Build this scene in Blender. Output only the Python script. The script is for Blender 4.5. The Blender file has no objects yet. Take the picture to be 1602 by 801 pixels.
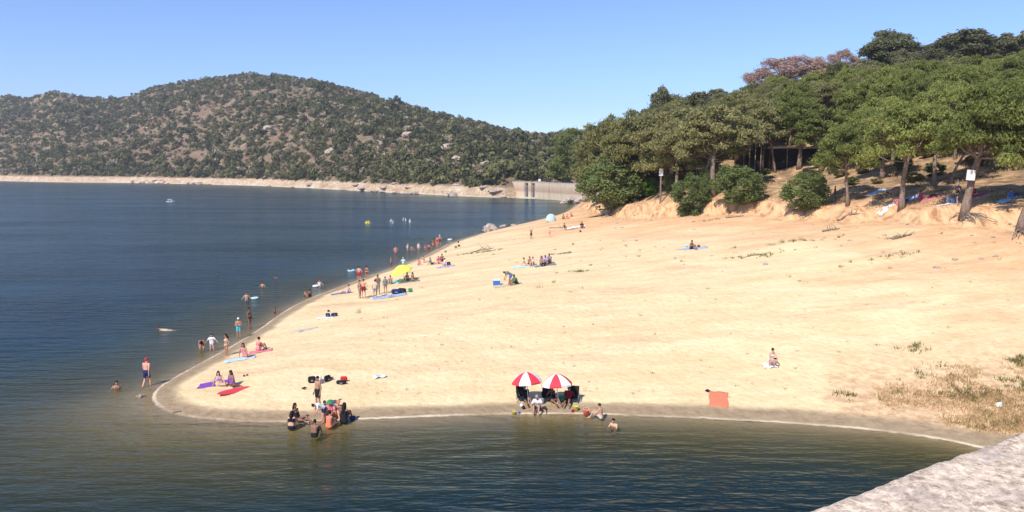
import bpy, math, random
import numpy as np
from mathutils import Vector, Matrix, noise as mnoise
R = math.radians
SC = bpy.context.scene
COL = SC.collection
random.seed(7)

# ---------------------------------------------------------------- camera, sky, sun, exposure
CAMZ = 12.8; F = 1210.0; CX = 801.0; CY = 400.5
TH = math.atan(138.5 / F)
cam = bpy.data.cameras.new('camera'); cam.lens = 36 * F / 1602; cam.sensor_width = 36
cam.clip_start = 0.05; cam.clip_end = 12000
co = bpy.data.objects.new('camera', cam); COL.objects.link(co)
co.location = (0, 0, CAMZ); co.rotation_euler = (math.pi / 2 - TH, 0, 0)
SC.camera = co
SUN_EL = R(46); SUN_DIR = (-0.70, -1.0)
w = bpy.data.worlds.new('World'); SC.world = w; w.use_nodes = True
wn = w.node_tree.nodes; wl = w.node_tree.links
sky = wn.new('ShaderNodeTexSky'); sky.sky_type = 'NISHITA'; sky.sun_disc = False
sky.sun_elevation = SUN_EL; sky.sun_rotation = math.atan2(SUN_DIR[0], SUN_DIR[1])
sky.altitude = 700; sky.air_density = 1.0; sky.dust_density = 0.15; sky.ozone_density = 3.5
tn = wn.new('ShaderNodeMix'); tn.data_type = 'RGBA'; tn.blend_type = 'MULTIPLY'; tn.inputs[0].default_value = 1; tn.inputs[7].default_value = (.69, .755, .96, 1)
wl.new(sky.outputs[0], tn.inputs[6]); wl.new(tn.outputs[2], wn['Background'].inputs[0]); wn['Background'].inputs[1].default_value = 0.15
sl = bpy.data.lights.new('sun', 'SUN'); sl.energy = 4.6; sl.angle = R(0.53); sl.color = (1.0, 0.94, 0.85)
so = bpy.data.objects.new('sun', sl); COL.objects.link(so)
hz = math.hypot(*SUN_DIR)
sv = Vector((SUN_DIR[0] / hz * math.cos(SUN_EL), SUN_DIR[1] / hz * math.cos(SUN_EL), math.sin(SUN_EL)))
so.rotation_euler = (-sv).to_track_quat('-Z', 'Y').to_euler()
SC.view_settings.view_transform = 'Standard'; SC.view_settings.look = 'None'
SC.view_settings.exposure = 0.36; SC.view_settings.gamma = 1
SC.render.engine = 'CYCLES'
SC.cycles.volume_bounces = 0; SC.cycles.transparent_max_bounces = 12

# ---------------------------------------------------------------- small helpers
def ray(px, py):
    dx = (px - CX) / F; dy = (CY - py) / F
    return (dx, math.cos(TH) + dy * math.sin(TH), -math.sin(TH) + dy * math.cos(TH))
def at(px, py, Y):
    d = ray(px, py); t = Y / d[1]
    return Vector((d[0] * t, Y, CAMZ + d[2] * t))
def atz(px, py, z=0.0):
    d = ray(px, py); t = (z - CAMZ) / d[2]
    return Vector((d[0] * t, d[1] * t, z))
def hash2(i, j, s):
    v = np.sin(i * 127.1 + j * 311.7 + s * 74.7) * 43758.5453
    return v - np.floor(v)
def vnoise(x, y, s=0):
    i = np.floor(x); j = np.floor(y); fx = x - i; fy = y - j
    fx = fx * fx * (3 - 2 * fx); fy = fy * fy * (3 - 2 * fy)
    a = hash2(i, j, s); b = hash2(i + 1, j, s); c = hash2(i, j + 1, s); d = hash2(i + 1, j + 1, s)
    return (a * (1 - fx) + b * fx) * (1 - fy) + (c * (1 - fx) + d * fx) * fy
def fbm(x, y, s=0, o=4):
    r = 0; a = .5
    for k in range(o):
        r = r + a * vnoise(x, y, s + k); x = x * 2.03 + 5.1; y = y * 2.03 + 1.7; a *= .5
    return r * 1.0
def sstep(a, b, x):
    t = np.clip((x - a) / (b - a), 0, 1); return t * t * (3 - 2 * t)
def mesh_np(name, V, Fc, mat=None, smooth=False):
    V = np.asarray(V, dtype=np.float32); Fc = np.asarray(Fc, dtype=np.int32)
    me = bpy.data.meshes.new(name); n = Fc.shape[1]
    me.vertices.add(len(V)); me.vertices.foreach_set('co', V.ravel())
    me.loops.add(Fc.size); me.loops.foreach_set('vertex_index', Fc.ravel())
    me.polygons.add(len(Fc)); me.polygons.foreach_set('loop_start', np.arange(0, Fc.size, n, dtype=np.int32))
    me.polygons.foreach_set('loop_total', np.full(len(Fc), n, dtype=np.int32))
    if smooth: me.polygons.foreach_set('use_smooth', np.ones(len(Fc), dtype=bool))
    me.update(calc_edges=True); me.validate()
    if mat: me.materials.append(mat)
    return me
def link(name, me, parent=None, loc=(0, 0, 0), rz=0):
    o = bpy.data.objects.new(name, me); COL.objects.link(o)
    o.location = loc; o.rotation_euler = (0, 0, rz)
    if parent: o.parent = parent
    return o
def tag(o, label=None, cat=None, group=None, kind=None):
    if label: o['label'] = label
    if cat: o['category'] = cat
    if group: o['group'] = group
    if kind: o['kind'] = kind
    return o

class MB:                                   # mesh builder
    def __init__(s): s.v = []; s.f = []; s.m = []; s.mi = 0
    def add(s, vs, fs):
        n = len(s.v); s.v += [tuple(v) for v in vs]
        for f in fs: s.f.append(tuple(i + n for i in f)); s.m.append(s.mi)
    def box(s, c, sz, rz=0, M=None, taper=1.0):
        x, y, z = sz[0] / 2, sz[1] / 2, sz[2] / 2; vs = []
        for dz in (-1, 1):
            k = taper if dz > 0 else 1
            for dx, dy in ((-1, -1), (1, -1), (1, 1), (-1, 1)):
                X, Y = dx * x * k, dy * y * k
                v = Vector((X * math.cos(rz) - Y * math.sin(rz), X * math.sin(rz) + Y * math.cos(rz), dz * z))
                if M: v = M @ v
                vs.append(v + Vector(c))
        s.add(vs, [(3, 2, 1, 0), (4, 5, 6, 7), (0, 1, 5, 4), (1, 2, 6, 5), (2, 3, 7, 6), (3, 0, 4, 7)])
    def tube(s, pts, rad, n=8, cap=True):
        pts = [Vector(p) for p in pts]
        if not hasattr(rad, '__len__'): rad = [rad] * len(pts)
        vs = []; fs = []
        for i, p in enumerate(pts):
            a = pts[max(i - 1, 0)]; b = pts[min(i + 1, len(pts) - 1)]
            d = (b - a).normalized()
            u = d.cross(Vector((0.31, 0.95, 0.02)));
            if u.length < .05: u = d.cross(Vector((1, 0, 0)))
            u.normalize(); q = d.cross(u)
            for k in range(n):
                t = 2 * math.pi * k / n
                vs.append(p + (u * math.cos(t) + q * math.sin(t)) * rad[i])
        for i in range(len(pts) - 1):
            for k in range(n):
                fs.append((i * n + k, i * n + (k + 1) % n, (i + 1) * n + (k + 1) % n, (i + 1) * n + k))
        if cap:
            fs.append(tuple(range(n - 1, -1, -1))); m = (len(pts) - 1) * n; fs.append(tuple(m + k for k in range(n)))
        s.add(vs, fs)
    def lathe(s, prof, n=20, M=None, off=(0, 0, 0)):
        vs = []; fs = []
        for r, z in prof:
            for k in range(n):
                t = 2 * math.pi * k / n; v = Vector((r * math.cos(t), r * math.sin(t), z))
                if M: v = M @ v
                vs.append(v + Vector(off))
        for i in range(len(prof) - 1):
            for k in range(n): fs.append((i * n + k, i * n + (k + 1) % n, (i + 1) * n + (k + 1) % n, (i + 1) * n + k))
        s.add(vs, fs)
    def mesh(s, name, mats, smooth=False):
        me = bpy.data.meshes.new(name); me.from_pydata(s.v, [], s.f)
        for m in (mats if isinstance(mats, (list, tuple)) else [mats]): me.materials.append(m)
        me.polygons.foreach_set('material_index', s.m)
        if smooth: me.polygons.foreach_set('use_smooth', [True] * len(s.f))
        me.update(); return me
    def build(s, name, mats, parent=None, loc=(0, 0, 0), rz=0, smooth=False):
        return link(name, s.mesh(name, mats, smooth), parent, loc, rz)

# ---------------------------------------------------------------- materials
class NT:
    def __init__(s, name):
        s.m = bpy.data.materials.new(name); s.m.use_nodes = True
        s.n = s.m.node_tree.nodes; s.l = s.m.node_tree.links
        s.b = s.n['Principled BSDF']; s.out = s.n['Material Output']
    def N(s, t, **kw):
        nd = s.n.new(t)
        for k, v in kw.items():
            if k[0] == '_': setattr(nd, k[1:], v)
            else: nd.inputs[k.replace('__', ' ')].default_value = v
        return nd
    def L(s, a, b): s.l.new(a, b)
    def coord(s, kind='Object'): return s.N('ShaderNodeTexCoord').outputs[kind]
    def pos(s): return s.N('ShaderNodeNewGeometry').outputs['Position']
    def noise(s, vec, scale, detail=4, rough=.55, sx=None):
        if sx:
            mp = s.N('ShaderNodeMapping'); mp.inputs['Scale'].default_value = sx; s.L(vec, mp.inputs[0]); vec = mp.outputs[0]
        n = s.N('ShaderNodeTexNoise', Scale=scale, Detail=detail, Roughness=rough); s.L(vec, n.inputs['Vector']); return n.outputs['Fac']
    def ramp(s, fac, stops, interp='LINEAR'):
        r = s.N('ShaderNodeValToRGB'); e = r.color_ramp; e.interpolation = interp
        while len(e.elements) < len(stops): e.elements.new(.5)
        for i, (p, c) in enumerate(stops):
            e.elements[i].position = p
            e.elements[i].color = (c, c, c, 1) if not hasattr(c, '__len__') else (*c, 1)
        s.L(fac, r.inputs[0]); return r.outputs[0]
    def mix(s, fac, a, b, bt='MIX'):
        m = s.N('ShaderNodeMix', _data_type='RGBA', _blend_type=bt)
        for sock, val in ((m.inputs[0], fac), (m.inputs[6], a), (m.inputs[7], b)):
            if hasattr(val, 'links') or isinstance(val, bpy.types.NodeSocket): s.L(val, sock)
            elif hasattr(val, '__len__'): sock.default_value = (*val, 1)
            else: sock.default_value = val
        return m.outputs[2]
    def math(s, op, a, b=0.0, c=0.0, clamp=False):
        m = s.N('ShaderNodeMath', _operation=op, _use_clamp=clamp)
        for i, v in enumerate((a, b, c)):
            if isinstance(v, bpy.types.NodeSocket): s.L(v, m.inputs[i])
            else: m.inputs[i].default_value = v
        return m.outputs[0]
    def attr(s, name):
        a = s.N('ShaderNodeAttribute'); a.attribute_name = name; return a.outputs['Fac']
    def bump(s, h, strength=.3, dist=.05):
        b = s.N('ShaderNodeBump', Strength=strength, Distance=dist); s.L(h, b.inputs['Height']); s.L(b.outputs[0], s.b.inputs['Normal']); return b
    def col(s, c, rough=.8, spec=.3):
        if isinstance(c, bpy.types.NodeSocket): s.L(c, s.b.inputs['Base Color'])
        else: s.b.inputs['Base Color'].default_value = (*c, 1)
        s.b.inputs['Roughness'].default_value = rough
        s.b.inputs['Specular IOR Level'].default_value = spec
        return s.m

def simple(name, c, rough=.75, var=.25, scale=14, bump=.15, spec=.3):
    t = NT(name); n = t.noise(t.coord(), scale)
    dk = tuple(x * (1 - var) for x in c); lt = tuple(min(1, x * (1 + var * .6)) for x in c)
    t.col(t.ramp(n, [(.3, dk), (.7, lt)]), rough, spec)
    if bump: t.bump(n, bump, .02)
    return t.m

def leaf_mat(name, cols, trans=.3, scale=.6, far=False):
    t = NT(name); t.n.remove(t.b)
    oi = t.N('ShaderNodeObjectInfo').outputs['Random']
    n = t.noise(t.pos(), scale, 3)
    f = t.math('ADD', t.math('MULTIPLY', n, .75), t.math('MULTIPLY', oi, .35), clamp=True)
    c = t.ramp(f, [(.28, cols[0]), (.52, cols[1]), (.8, cols[2])])
    n2 = t.noise(t.pos(), .16 if far else 5.0, 2); c = t.mix(1.0, c, t.ramp(n2, [(.3, .55), (.7, 1.6)] if far else [(.25, .7), (.75, 1.3)]), 'MULTIPLY')
    d = t.N('ShaderNodeBsdfDiffuse'); t.L(c, d.inputs[0])
    tr = t.N('ShaderNodeBsdfTranslucent'); t.L(c, tr.inputs[0])
    m = t.N('ShaderNodeMixShader'); m.inputs[0].default_value = trans
    t.L(d.outputs[0], m.inputs[1]); t.L(tr.outputs[0], m.inputs[2]); t.L(m.outputs[0], t.out.inputs[0])
    return t.m

# beach / slope
t = NT('sand'); P = t.pos()
sh = t.attr('shore'); bk = t.attr('bank')
n1 = t.noise(P, .07, 5, .6, (1, 1.6, 1)); n2 = t.noise(P, .35, 5, .6, (.6, 1.6, 1)); n3 = t.noise(P, 2.2, 6, .65)
n4 = t.noise(P, 9, 4, .7)
pale = t.ramp(n2, [(.3, (.68, .50, .275)), (.7, (.80, .635, .38))])
oran = t.ramp(n2, [(.3, (.63, .355, .18)), (.7, (.75, .485, .27))])
up = t.math('ADD', t.math('MULTIPLY', bk, .040), 1.08)                 # towards the bank the soil turns orange
f1 = t.math('ADD', t.math('MULTIPLY', up, .75), t.math('MULTIPLY', t.math('SUBTRACT', n1, .5), 2.2))
c = t.mix(t.ramp(f1, [(.1, 0), (.75, 1)]), pale, oran)
pt = t.ramp(t.noise(P, .16, 5, .7, (.5, 1.7, 1)), [(.56, 0), (.66, .55)])
c = t.mix(pt, c, (.60, .37, .22))
spk = t.ramp(t.noise(P, 1.5, 5, .75, (.55, 1.5, 1)), [(.655, 0), (.70, .75)])
c = t.mix(spk, c, (.30, .20, .11))
spk2 = t.ramp(t.noise(P, 4.5, 4, .75, (.7, 1.2, 1)), [(.665, 0), (.70, .8)])
c = t.mix(spk2, c, (.16, .12, .075))
c = t.mix(.5, c, t.ramp(n3, [(.25, .72), (.7, 1.12)]), 'MULTIPLY')
# bank and wood floor
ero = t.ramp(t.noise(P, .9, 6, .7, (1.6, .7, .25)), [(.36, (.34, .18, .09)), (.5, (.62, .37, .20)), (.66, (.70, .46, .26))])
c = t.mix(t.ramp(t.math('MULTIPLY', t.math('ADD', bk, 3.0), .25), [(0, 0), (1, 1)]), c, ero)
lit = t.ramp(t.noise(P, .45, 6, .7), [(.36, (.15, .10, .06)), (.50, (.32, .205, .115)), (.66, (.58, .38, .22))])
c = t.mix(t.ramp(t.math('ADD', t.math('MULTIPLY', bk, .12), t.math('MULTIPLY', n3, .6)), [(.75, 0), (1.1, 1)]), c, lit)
# reddish dry ground at the near right corner
sx = t.N('ShaderNodeSeparateXYZ'); t.L(P, sx.inputs[0])
cr = t.math('SUBTRACT', t.math('SUBTRACT', sx.outputs[0], t.math('MULTIPLY', sx.outputs[1], .33)), 3.2)
cr = t.math('ADD', t.math('MULTIPLY', cr, .22), t.math('MULTIPLY', n2, 1.4))
nearm = t.ramp(t.math('MULTIPLY', sx.outputs[1], .01), [(.40, 1), (.47, 0)])
cf = t.math('MULTIPLY', t.ramp(cr, [(.75, 0), (1.25, 1)]), nearm)
c = t.mix(cf, c, t.ramp(n3, [(.35, (.46, .28, .15)), (.62, (.70, .50, .30))]))
# wet sand and the dry crest line along the water
sn = t.math('ADD', sh, t.math('MULTIPLY', t.math('SUBTRACT', n2, .5), .9))
sn2 = t.math('ADD', sh, t.math('MULTIPLY', t.math('SUBTRACT', n3, .5), .35))
wet = t.ramp(t.math('MULTIPLY', t.math('SUBTRACT', sn, t.math('MULTIPLY', n1, 1.2)), .25), [(0.0, 1), (.08, 1), (.16, .7), (.25, 0)])
c = t.mix(wet, c, t.ramp(n3, [(.3, (.26, .185, .11)), (.7, (.38, .285, .18))]))
crest = t.math('MULTIPLY', t.ramp(t.math('ADD', sn2, t.math('MULTIPLY', n1, .25)), [(.10, 0), (.18, 1), (.26, 1), (.36, 0)]), t.ramp(t.noise(P, .25, 4, .6), [(.40, .1), (.60, 1)]))
c = t.mix(t.math('MULTIPLY', crest, .85), c, (.72, .60, .44))
und = t.ramp(t.math('ADD', t.math('MULTIPLY', sn, .5), 1.0), [(.0, (.24, .19, .09)), (.55, (.30, .235, .14)), (.97, (.34, .265, .18))])
c = t.mix(t.ramp(t.math('ADD', sh, 1.0), [(.92, 1), (.99, 0)]), c, und)
t.col(c, .95, .1)
hb = t.math('ADD', t.math('MULTIPLY', n3, .7), t.math('MULTIPLY', n4, .25))
vo = t.N('ShaderNodeTexVoronoi', Scale=2.6); t.L(P, vo.inputs['Vector'])
t.bump(t.math('ADD', hb, t.math('MULTIPLY', vo.outputs['Distance'], .35)), .85, .12)
M_SAND = t.m

# far hill soil
t = NT('hill_soil'); P = t.pos()
n1 = t.noise(P, .02, 5, .6); n2 = t.noise(P, .18, 5, .7)
c = t.ramp(n2, [(.3, (.14, .11, .065)), (.5, (.26, .195, .125)), (.68, (.40, .305, .205))])
c = t.mix(t.ramp(n1, [(.4, 0), (.6, .6)]), c, (.22, .13, .085))
sx = t.N('ShaderNodeSeparateXYZ'); t.L(P, sx.inputs[0])
zz = t.math('ADD', sx.outputs[2], t.math('MULTIPLY', t.math('SUBTRACT', n2, .5), 5.0))
bank = t.ramp(t.math('MULTIPLY', zz, .1), [(.40, 1), (.52, 0)])
sb = t.ramp(t.noise(P, .10, 6, .75, (1, 1, 2.5)), [(.3, (.38, .25, .16)), (.5, (.58, .42, .28)), (.7, (.66, .56, .44))])
c = t.mix(bank, c, sb)
c = t.mix(t.ramp(t.math('MULTIPLY', sx.outputs[2], .5), [(.05, .8), (.35, 0)]), c, (.66, .58, .46))
n5 = t.noise(P, .9, 5, .75); c = t.mix(.8, c, t.ramp(n5, [(.35, .55), (.65, 1.45)]), 'MULTIPLY')
t.col(c, .95, .1); t.bump(n5, 1.0, 1.2)
M_HILL = t.m

# water
t = NT('water'); t.n.remove(t.b); P = t.pos()
dep = t.attr('depth')
k = t.math('SUBTRACT', 1.0, t.math('POWER', 2.718, t.math('MULTIPLY', dep, -1.6)), clamp=True)
wa = t.noise(P, .85, 3, .55, (.42, 1.5, 1)); wb = t.noise(P, 3.4, 2, .5, (.6, 1.5, 1)); wc = t.noise(P, .11, 3, .5, (.35, 1.6, 1))
hgt = t.math('ADD', t.math('ADD', t.math('MULTIPLY', wa, 1.7), t.math('MULTIPLY', wb, .32)), t.math('MULTIPLY', wc, 2.2))
patch = t.ramp(t.noise(P, .035, 4, .6, (.4, 1.6, 1)), [(.35, .35), (.65, 1)])
bm = t.N('ShaderNodeBump', Distance=.20); t.L(hgt, bm.inputs['Height']); t.L(t.math('MULTIPLY', patch, .8), bm.inputs['Strength'])
murk = t.ramp(t.math('MULTIPLY', dep, .28), [(.0, (.13, .115, .045)), (.10, (.065, .062, .018)), (.24, (.042, .042, .012)), (.50, (.012, .024, .020)), (.9, (.003, .012, .018))])
df = t.N('ShaderNodeBsdfDiffuse'); t.L(murk, df.inputs[0])
tp = t.N('ShaderNodeBsdfTransparent'); tp.inputs[0].default_value = (.86, .84, .74, 1)
m1 = t.N('ShaderNodeMixShader'); t.L(k, m1.inputs[0]); t.L(tp.outputs[0], m1.inputs[1]); t.L(df.outputs[0], m1.inputs[2])
gl = t.N('ShaderNodeBsdfGlossy', Roughness=.15, Color=(.88, 1.0, .98, 1)); t.L(bm.outputs[0], gl.inputs['Normal'])
fr = t.N('ShaderNodeFresnel', IOR=1.28); t.L(bm.outputs[0], fr.inputs['Normal'])
m2 = t.N('ShaderNodeMixShader'); t.L(t.math('MULTIPLY', fr.outputs[0], .72), m2.inputs[0]); t.L(m1.outputs[0], m2.inputs[1]); t.L(gl.outputs[0], m2.inputs[2])
t.L(m2.outputs[0], t.out.inputs[0]); M_WATER = t.m

M_PINE = leaf_mat('pine_needles', [(.14, .165, .05), (.235, .26, .075), (.35, .37, .11)], .42)
M_PINE2 = leaf_mat('dark_pine_needles', [(.15, .15, .066), (.235, .228, .092), (.33, .31, .135)], .38)
M_OAK = leaf_mat('oak_leaves', [(.085, .115, .042), (.15, .19, .068), (.24, .28, .10)], .36)
M_OAKG = leaf_mat('grey_oak_leaves', [(.13, .135, .075), (.20, .20, .11), (.28, .265, .15)], .35)
M_BRIGHT = leaf_mat('bright_leaves', [(.09, .17, .02), (.15, .27, .03), (.22, .36, .05)], .4)
M_DEAD = leaf_mat('dead_needles', [(.30, .19, .155), (.42, .285, .235), (.52, .38, .32)], .3)
M_SCRUB = leaf_mat('scrub_leaves', [(.062, .066, .030), (.108, .108, .047), (.16, .152, .068)], .2, .03, True)
M_DRY = leaf_mat('dry_grass', [(.36, .235, .115), (.50, .35, .18), (.62, .46, .26)], .3)
M_GRN = leaf_mat('green_grass', [(.10, .11, .03), (.17, .17, .055), (.28, .25, .10)], .3)
t = NT('bark'); n = t.noise(t.coord(), 5, 6, .7, (1, 1, .3))
t.col(t.ramp(n, [(.3, (.11, .075, .055)), (.5, (.21, .15, .115)), (.7, (.33, .26, .21))]), .9, .15); t.bump(n, .8, .08); M_BARK = t.m
t = NT('pale_wood'); n = t.noise(t.coord(), 9, 5, .7)
t.col(t.ramp(n, [(.3, (.16, .12, .09)), (.7, (.34, .28, .22))]), .9, .15); t.bump(n, .6, .04); M_WOOD = t.m
t = NT('granite'); P = t.coord(); n = t.noise(P, 48, 8, .95); n2 = t.noise(P, 9, 5, .7); n3 = t.noise(P, 130, 3, .7); v = t.N('ShaderNodeTexVoronoi', Scale=95.0); t.L(P, v.inputs['Vector'])
c = t.ramp(n, [(.38, (.22, .155, .11)), (.45, (.55, .42, .31)), (.52, (.82, .66, .50)), (.66, (.95, .83, .66))])
c = t.mix(.45, c, t.ramp(v.outputs['Color'], [(.2, .6), (.8, 1.3)]), 'MULTIPLY')
c = t.mix(t.ramp(n2, [(.48, 0), (.66, .45)]), c, (.36, .30, .28))
c = t.mix(t.ramp(n2, [(.30, .5), (.42, 0)]), c, (.70, .60, .52))
t.col(c, .9, .1); t.bump(t.math('ADD', t.math('ADD', n, t.math('MULTIPLY', n2, 1.2)), t.math('MULTIPLY', n3, .5)), .6, .006); M_GRANITE = t.m
t = NT('concrete'); P = t.pos(); sx = t.N('ShaderNodeSeparateXYZ'); t.L(P, sx.inputs[0])
n = t.noise(P, .5, 5, .7, (1, 1, .35)); z = t.math('ADD', t.math('MULTIPLY', sx.outputs[2], .12), t.math('MULTIPLY', t.math('SUBTRACT', n, .5), .10))
c = t.ramp(z, [(.05, (.56, .46, .33)), (.28, (.54, .43, .31)), (.36, (.40, .29, .21)), (.50, (.46, .34, .24)), (.72, (.56, .45, .33)), (.82, (.40, .35, .30))])
c = t.mix(.6, c, t.ramp(n, [(.3, .75), (.7, 1.15)]), 'MULTIPLY'); t.col(c, .9, .2); M_CONC = t.m
t = NT('rock'); P = t.coord(); n = t.noise(P, 2.5, 6, .7)
t.col(t.ramp(n, [(.3, (.22, .16, .12)), (.5, (.40, .32, .26)), (.7, (.56, .48, .42))]), .9, .2); t.bump(n, .7, .1); M_ROCK = t.m

# ---------------------------------------------------------------- ground shape
def px_shore(px, py): p = atz(px, py); return (p.x, p.y)
SH = [(1530, 702, .30), (1500, 692, .28), (1400, 677, .24), (1300, 667, .20), (1200, 660, .17), (1100, 655, .16), (1000, 651, .17), (900, 648, .18), (800, 648, .18),
      (700, 651, .16), (600, 655, .14), (550, 657, .13), (480, 660, .08), (400, 661, .05), (330, 657, .032), (285, 651, .028), (256, 642, .022), (240, 631, .022),
      (236, 620, .028), (246, 607, .05), (265, 594, .09), (300, 575, .11), (345, 551, .13), (400, 519, .14), (430, 496, .14), (470, 472, .14), (520, 453, .14),
      (560, 438, .15), (600, 424, .15), (640, 410, .15), (662, 402, .15), (680, 392, .15), (700, 382, .15), (740, 369, .15), (770, 361, .2), (800, 354, .2),
      (830, 348, .2), (860, 342, .2), (885, 333, .2), (895, 326, .2), (903, 319, .2)]
shore = [px_shore(a, b) for a, b, c in SH]; slp = [c for a, b, c in SH]
pre = [(150, -60), (80, 0), (48, 20), (34, 29), (26, 33)]
post = [(30, 300), (40, 380), (60, 600)]
S = np.array(pre + shore + post); SL = np.array([.3] * len(pre) + slp + [.2] * len(post))
def smooth_poly(Pn, V, it=2):
    for _ in range(it):                      # Chaikin, open
        A = Pn[:-1] * .75 + Pn[1:] * .25; B = Pn[:-1] * .25 + Pn[1:] * .75
        a = V[:-1] * .75 + V[1:] * .25; b = V[:-1] * .25 + V[1:] * .75
        Pn = np.concatenate([Pn[:1], np.stack([A, B], 1).reshape(-1, 2), Pn[-1:]])
        V = np.concatenate([V[:1], np.stack([a, b], 1).reshape(-1, *V.shape[1:]), V[-1:]])
    return Pn, V
S, SL = smooth_poly(S, SL)
LAND = np.concatenate([S, [(1500, 600), (1500, -400), (150, -400)]])
# bank foot: px, py, distance, bank height, near slope, far slope
BK = [(1602, 366, 66, 1.7, .20, .56), (1500, 352, 72, 1.7, .20, .56), (1410, 348, 79, 1.5, .20, .56), (1320, 346, 87, 1.3, .19, .55), (1240, 345, 95, 1.6, .19, .50),
      (1150, 336, 104, 1.6, .17, .36), (1060, 338, 114, 2.2, .13, .24), (1000, 345, 122, 2.4, .08, .10), (950, 338, 136, 2.0, .05, .04), (918, 331, 158, 1.4, .03, .02),
      (905, 326, 190, 1.0, .02, .0), (912, 318, 240, .8, .05, .05), (925, 314, 275, .8, .2, .2)]
bp = []; bv = []
for a, b, d, bh, g1, g2 in BK:
    p = at(a, b, d); bp.append((p.x, p.y)); bv.append((p.z, bh, g1, g2))
bp = [(420, -60), (150, 20), (85, 48)] + bp + [(45, 320), (80, 600)]
bv = [bv[0]] * 3 + bv + [bv[-1]] * 2
BP, BV = smooth_poly(np.array(bp), np.array(bv))
WOOD = np.concatenate([BP, [(1400, 600), (1400, -60)]])
def seg_info(x, y, Pn, V):
    """distance to polyline and inverse-distance blended values"""
    n = len(x); dmin = np.full(n, 1e9); W = np.zeros(n); VS = np.zeros((n,) + V.shape[1:])
    for i in range(len(Pn) - 1):
        a = Pn[i]; b = Pn[i + 1]; ab = b - a; L2 = ab @ ab + 1e-9
        tt = np.clip(((x - a[0]) * ab[0] + (y - a[1]) * ab[1]) / L2, 0, 1)
        d2 = (x - a[0] - tt * ab[0]) ** 2 + (y - a[1] - tt * ab[1]) ** 2 + 1e-6
        dmin = np.minimum(dmin, d2); w_ = math.sqrt(L2) / d2 ** 2; W += w_
        if V.ndim == 1: VS += w_ * (V[i] * (1 - tt) + V[i + 1] * tt)
        else: VS += w_[:, None] * (V[i][None] * (1 - tt)[:, None] + V[i + 1][None] * tt[:, None])
    return np.sqrt(dmin), (VS / W if V.ndim == 1 else VS / W[:, None])
def inside(x, y, Pn):
    r = np.zeros(len(x), bool); n = len(Pn)
    for i in range(n):
        x1, y1 = Pn[i]; x2, y2 = Pn[(i + 1) % n]
        if y1 == y2: continue
        c = ((y1 > y) != (y2 > y)) & (x < (x2 - x1) * (y - y1) / (y2 - y1) + x1); r ^= c
    return r
HT = np.array([(890, 150, 3.9, 0, 0), (918, 150, 4.0, .02, .0), (950, 136, 4.3, .05, .10), (1000, 122, 4.4, .08, .22), (1060, 114, 5.6, .13, .27), (1150, 104, 6.3, .17, .25), (1240, 95, 6.3, .16, .27), (1320, 87, 6.8, .16, .28),
      (1410, 79, 7.3, .15, .28), (1500, 72, 7.4, .15, .28), (1602, 66, 7.2, .17, .28), (2000, 52, 7.2, .2, .27)], float)
def ground(x, y, full=False):
    x = np.atleast_1d(np.asarray(x, float)); y = np.atleast_1d(np.asarray(y, float))
    ds, sl = seg_info(x, y, S, SL); db, bvv = seg_info(x, y, BP, BV)
    li = inside(x, y, LAND); wi = inside(x, y, WOOD)
    ds = ds + (vnoise(x * .35, y * .35, 5) - .5) * .5 * np.clip(ds, 0, 1) * 0
    sd = np.where(li, ds, -ds); s = np.where(wi, db, -db)
    s = s + (fbm(x * .22, y * .22, 11, 3) - .45) * 5.0 * sstep(30, 4, np.abs(s)) * sstep(4, 12, sd)
    zb, bh, g1, g2 = bvv[:, 0], bvv[:, 1], bvv[:, 2], bvv[:, 3]
    tt = np.clip(ds / (ds + np.clip(-s, 0, None)), 0, 1)
    beach = zb * tt ** .95 + .02 * np.clip(ds, 0, 1)
    beach += (fbm(x * .12, y * .2, 3, 4) - .5) * .55 * sstep(2, 12, sd) + (fbm(x * .7, y * .7, 9, 3) - .5) * .10 * sstep(.5, 3, sd)
    sp = np.clip(s, 0, None)
    ril = (fbm(x * .55, y * .55, 21, 4) - .5) * 2.6
    pxa = x / np.clip(y, 1, None) * F + CX
    dbz = np.interp(pxa, HT[:, 0], HT[:, 1]); zaz = np.interp(pxa, HT[:, 0], HT[:, 2]); g1 = np.interp(pxa, HT[:, 0], HT[:, 3]); g2 = np.interp(pxa, HT[:, 0], HT[:, 4])
    sr = np.clip(y - dbz, 0, None) * sstep(0, 8, sp)
    hill = zb + (zaz - zb) * sstep(0, 8, sp) + bh * sstep(0, 2.6, sp + ril * .9 * sstep(0, .5, sp)) + g1 * np.clip(sr, 0, 20) + g2 * np.clip(sr - 20, 0, np.clip(172 - dbz - 20, 5, 200)) - .03 * np.clip(y - 185, 0, 200)
    hill = hill * sstep(0, 1, 1) + 0
    hill += (fbm(x * .07, y * .07, 31, 3) - .5) * 1.6 * sstep(3, 20, sp) + (fbm(x * .5, y * .5, 41, 3) - .5) * .35
    z = np.where(s > 0, hill, beach)
    ds2 = ds * (1 + .35 * (fbm(x * .12, y * .3, 51, 3) - .5))
    wat = -np.clip(sl * ds2 + .02 * ds2 ** 1.5, .0, 7)
    z = np.where(li, z, wat)
    return (z, sd, s) if full else z
_gx = np.arange(-150, 260, .6); _gy = np.arange(24, 340, .6)
_GX, _GY = np.meshgrid(_gx, _gy); _g = [a.reshape(_GX.shape) for a in ground(_GX.ravel(), _GY.ravel(), True)]
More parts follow.
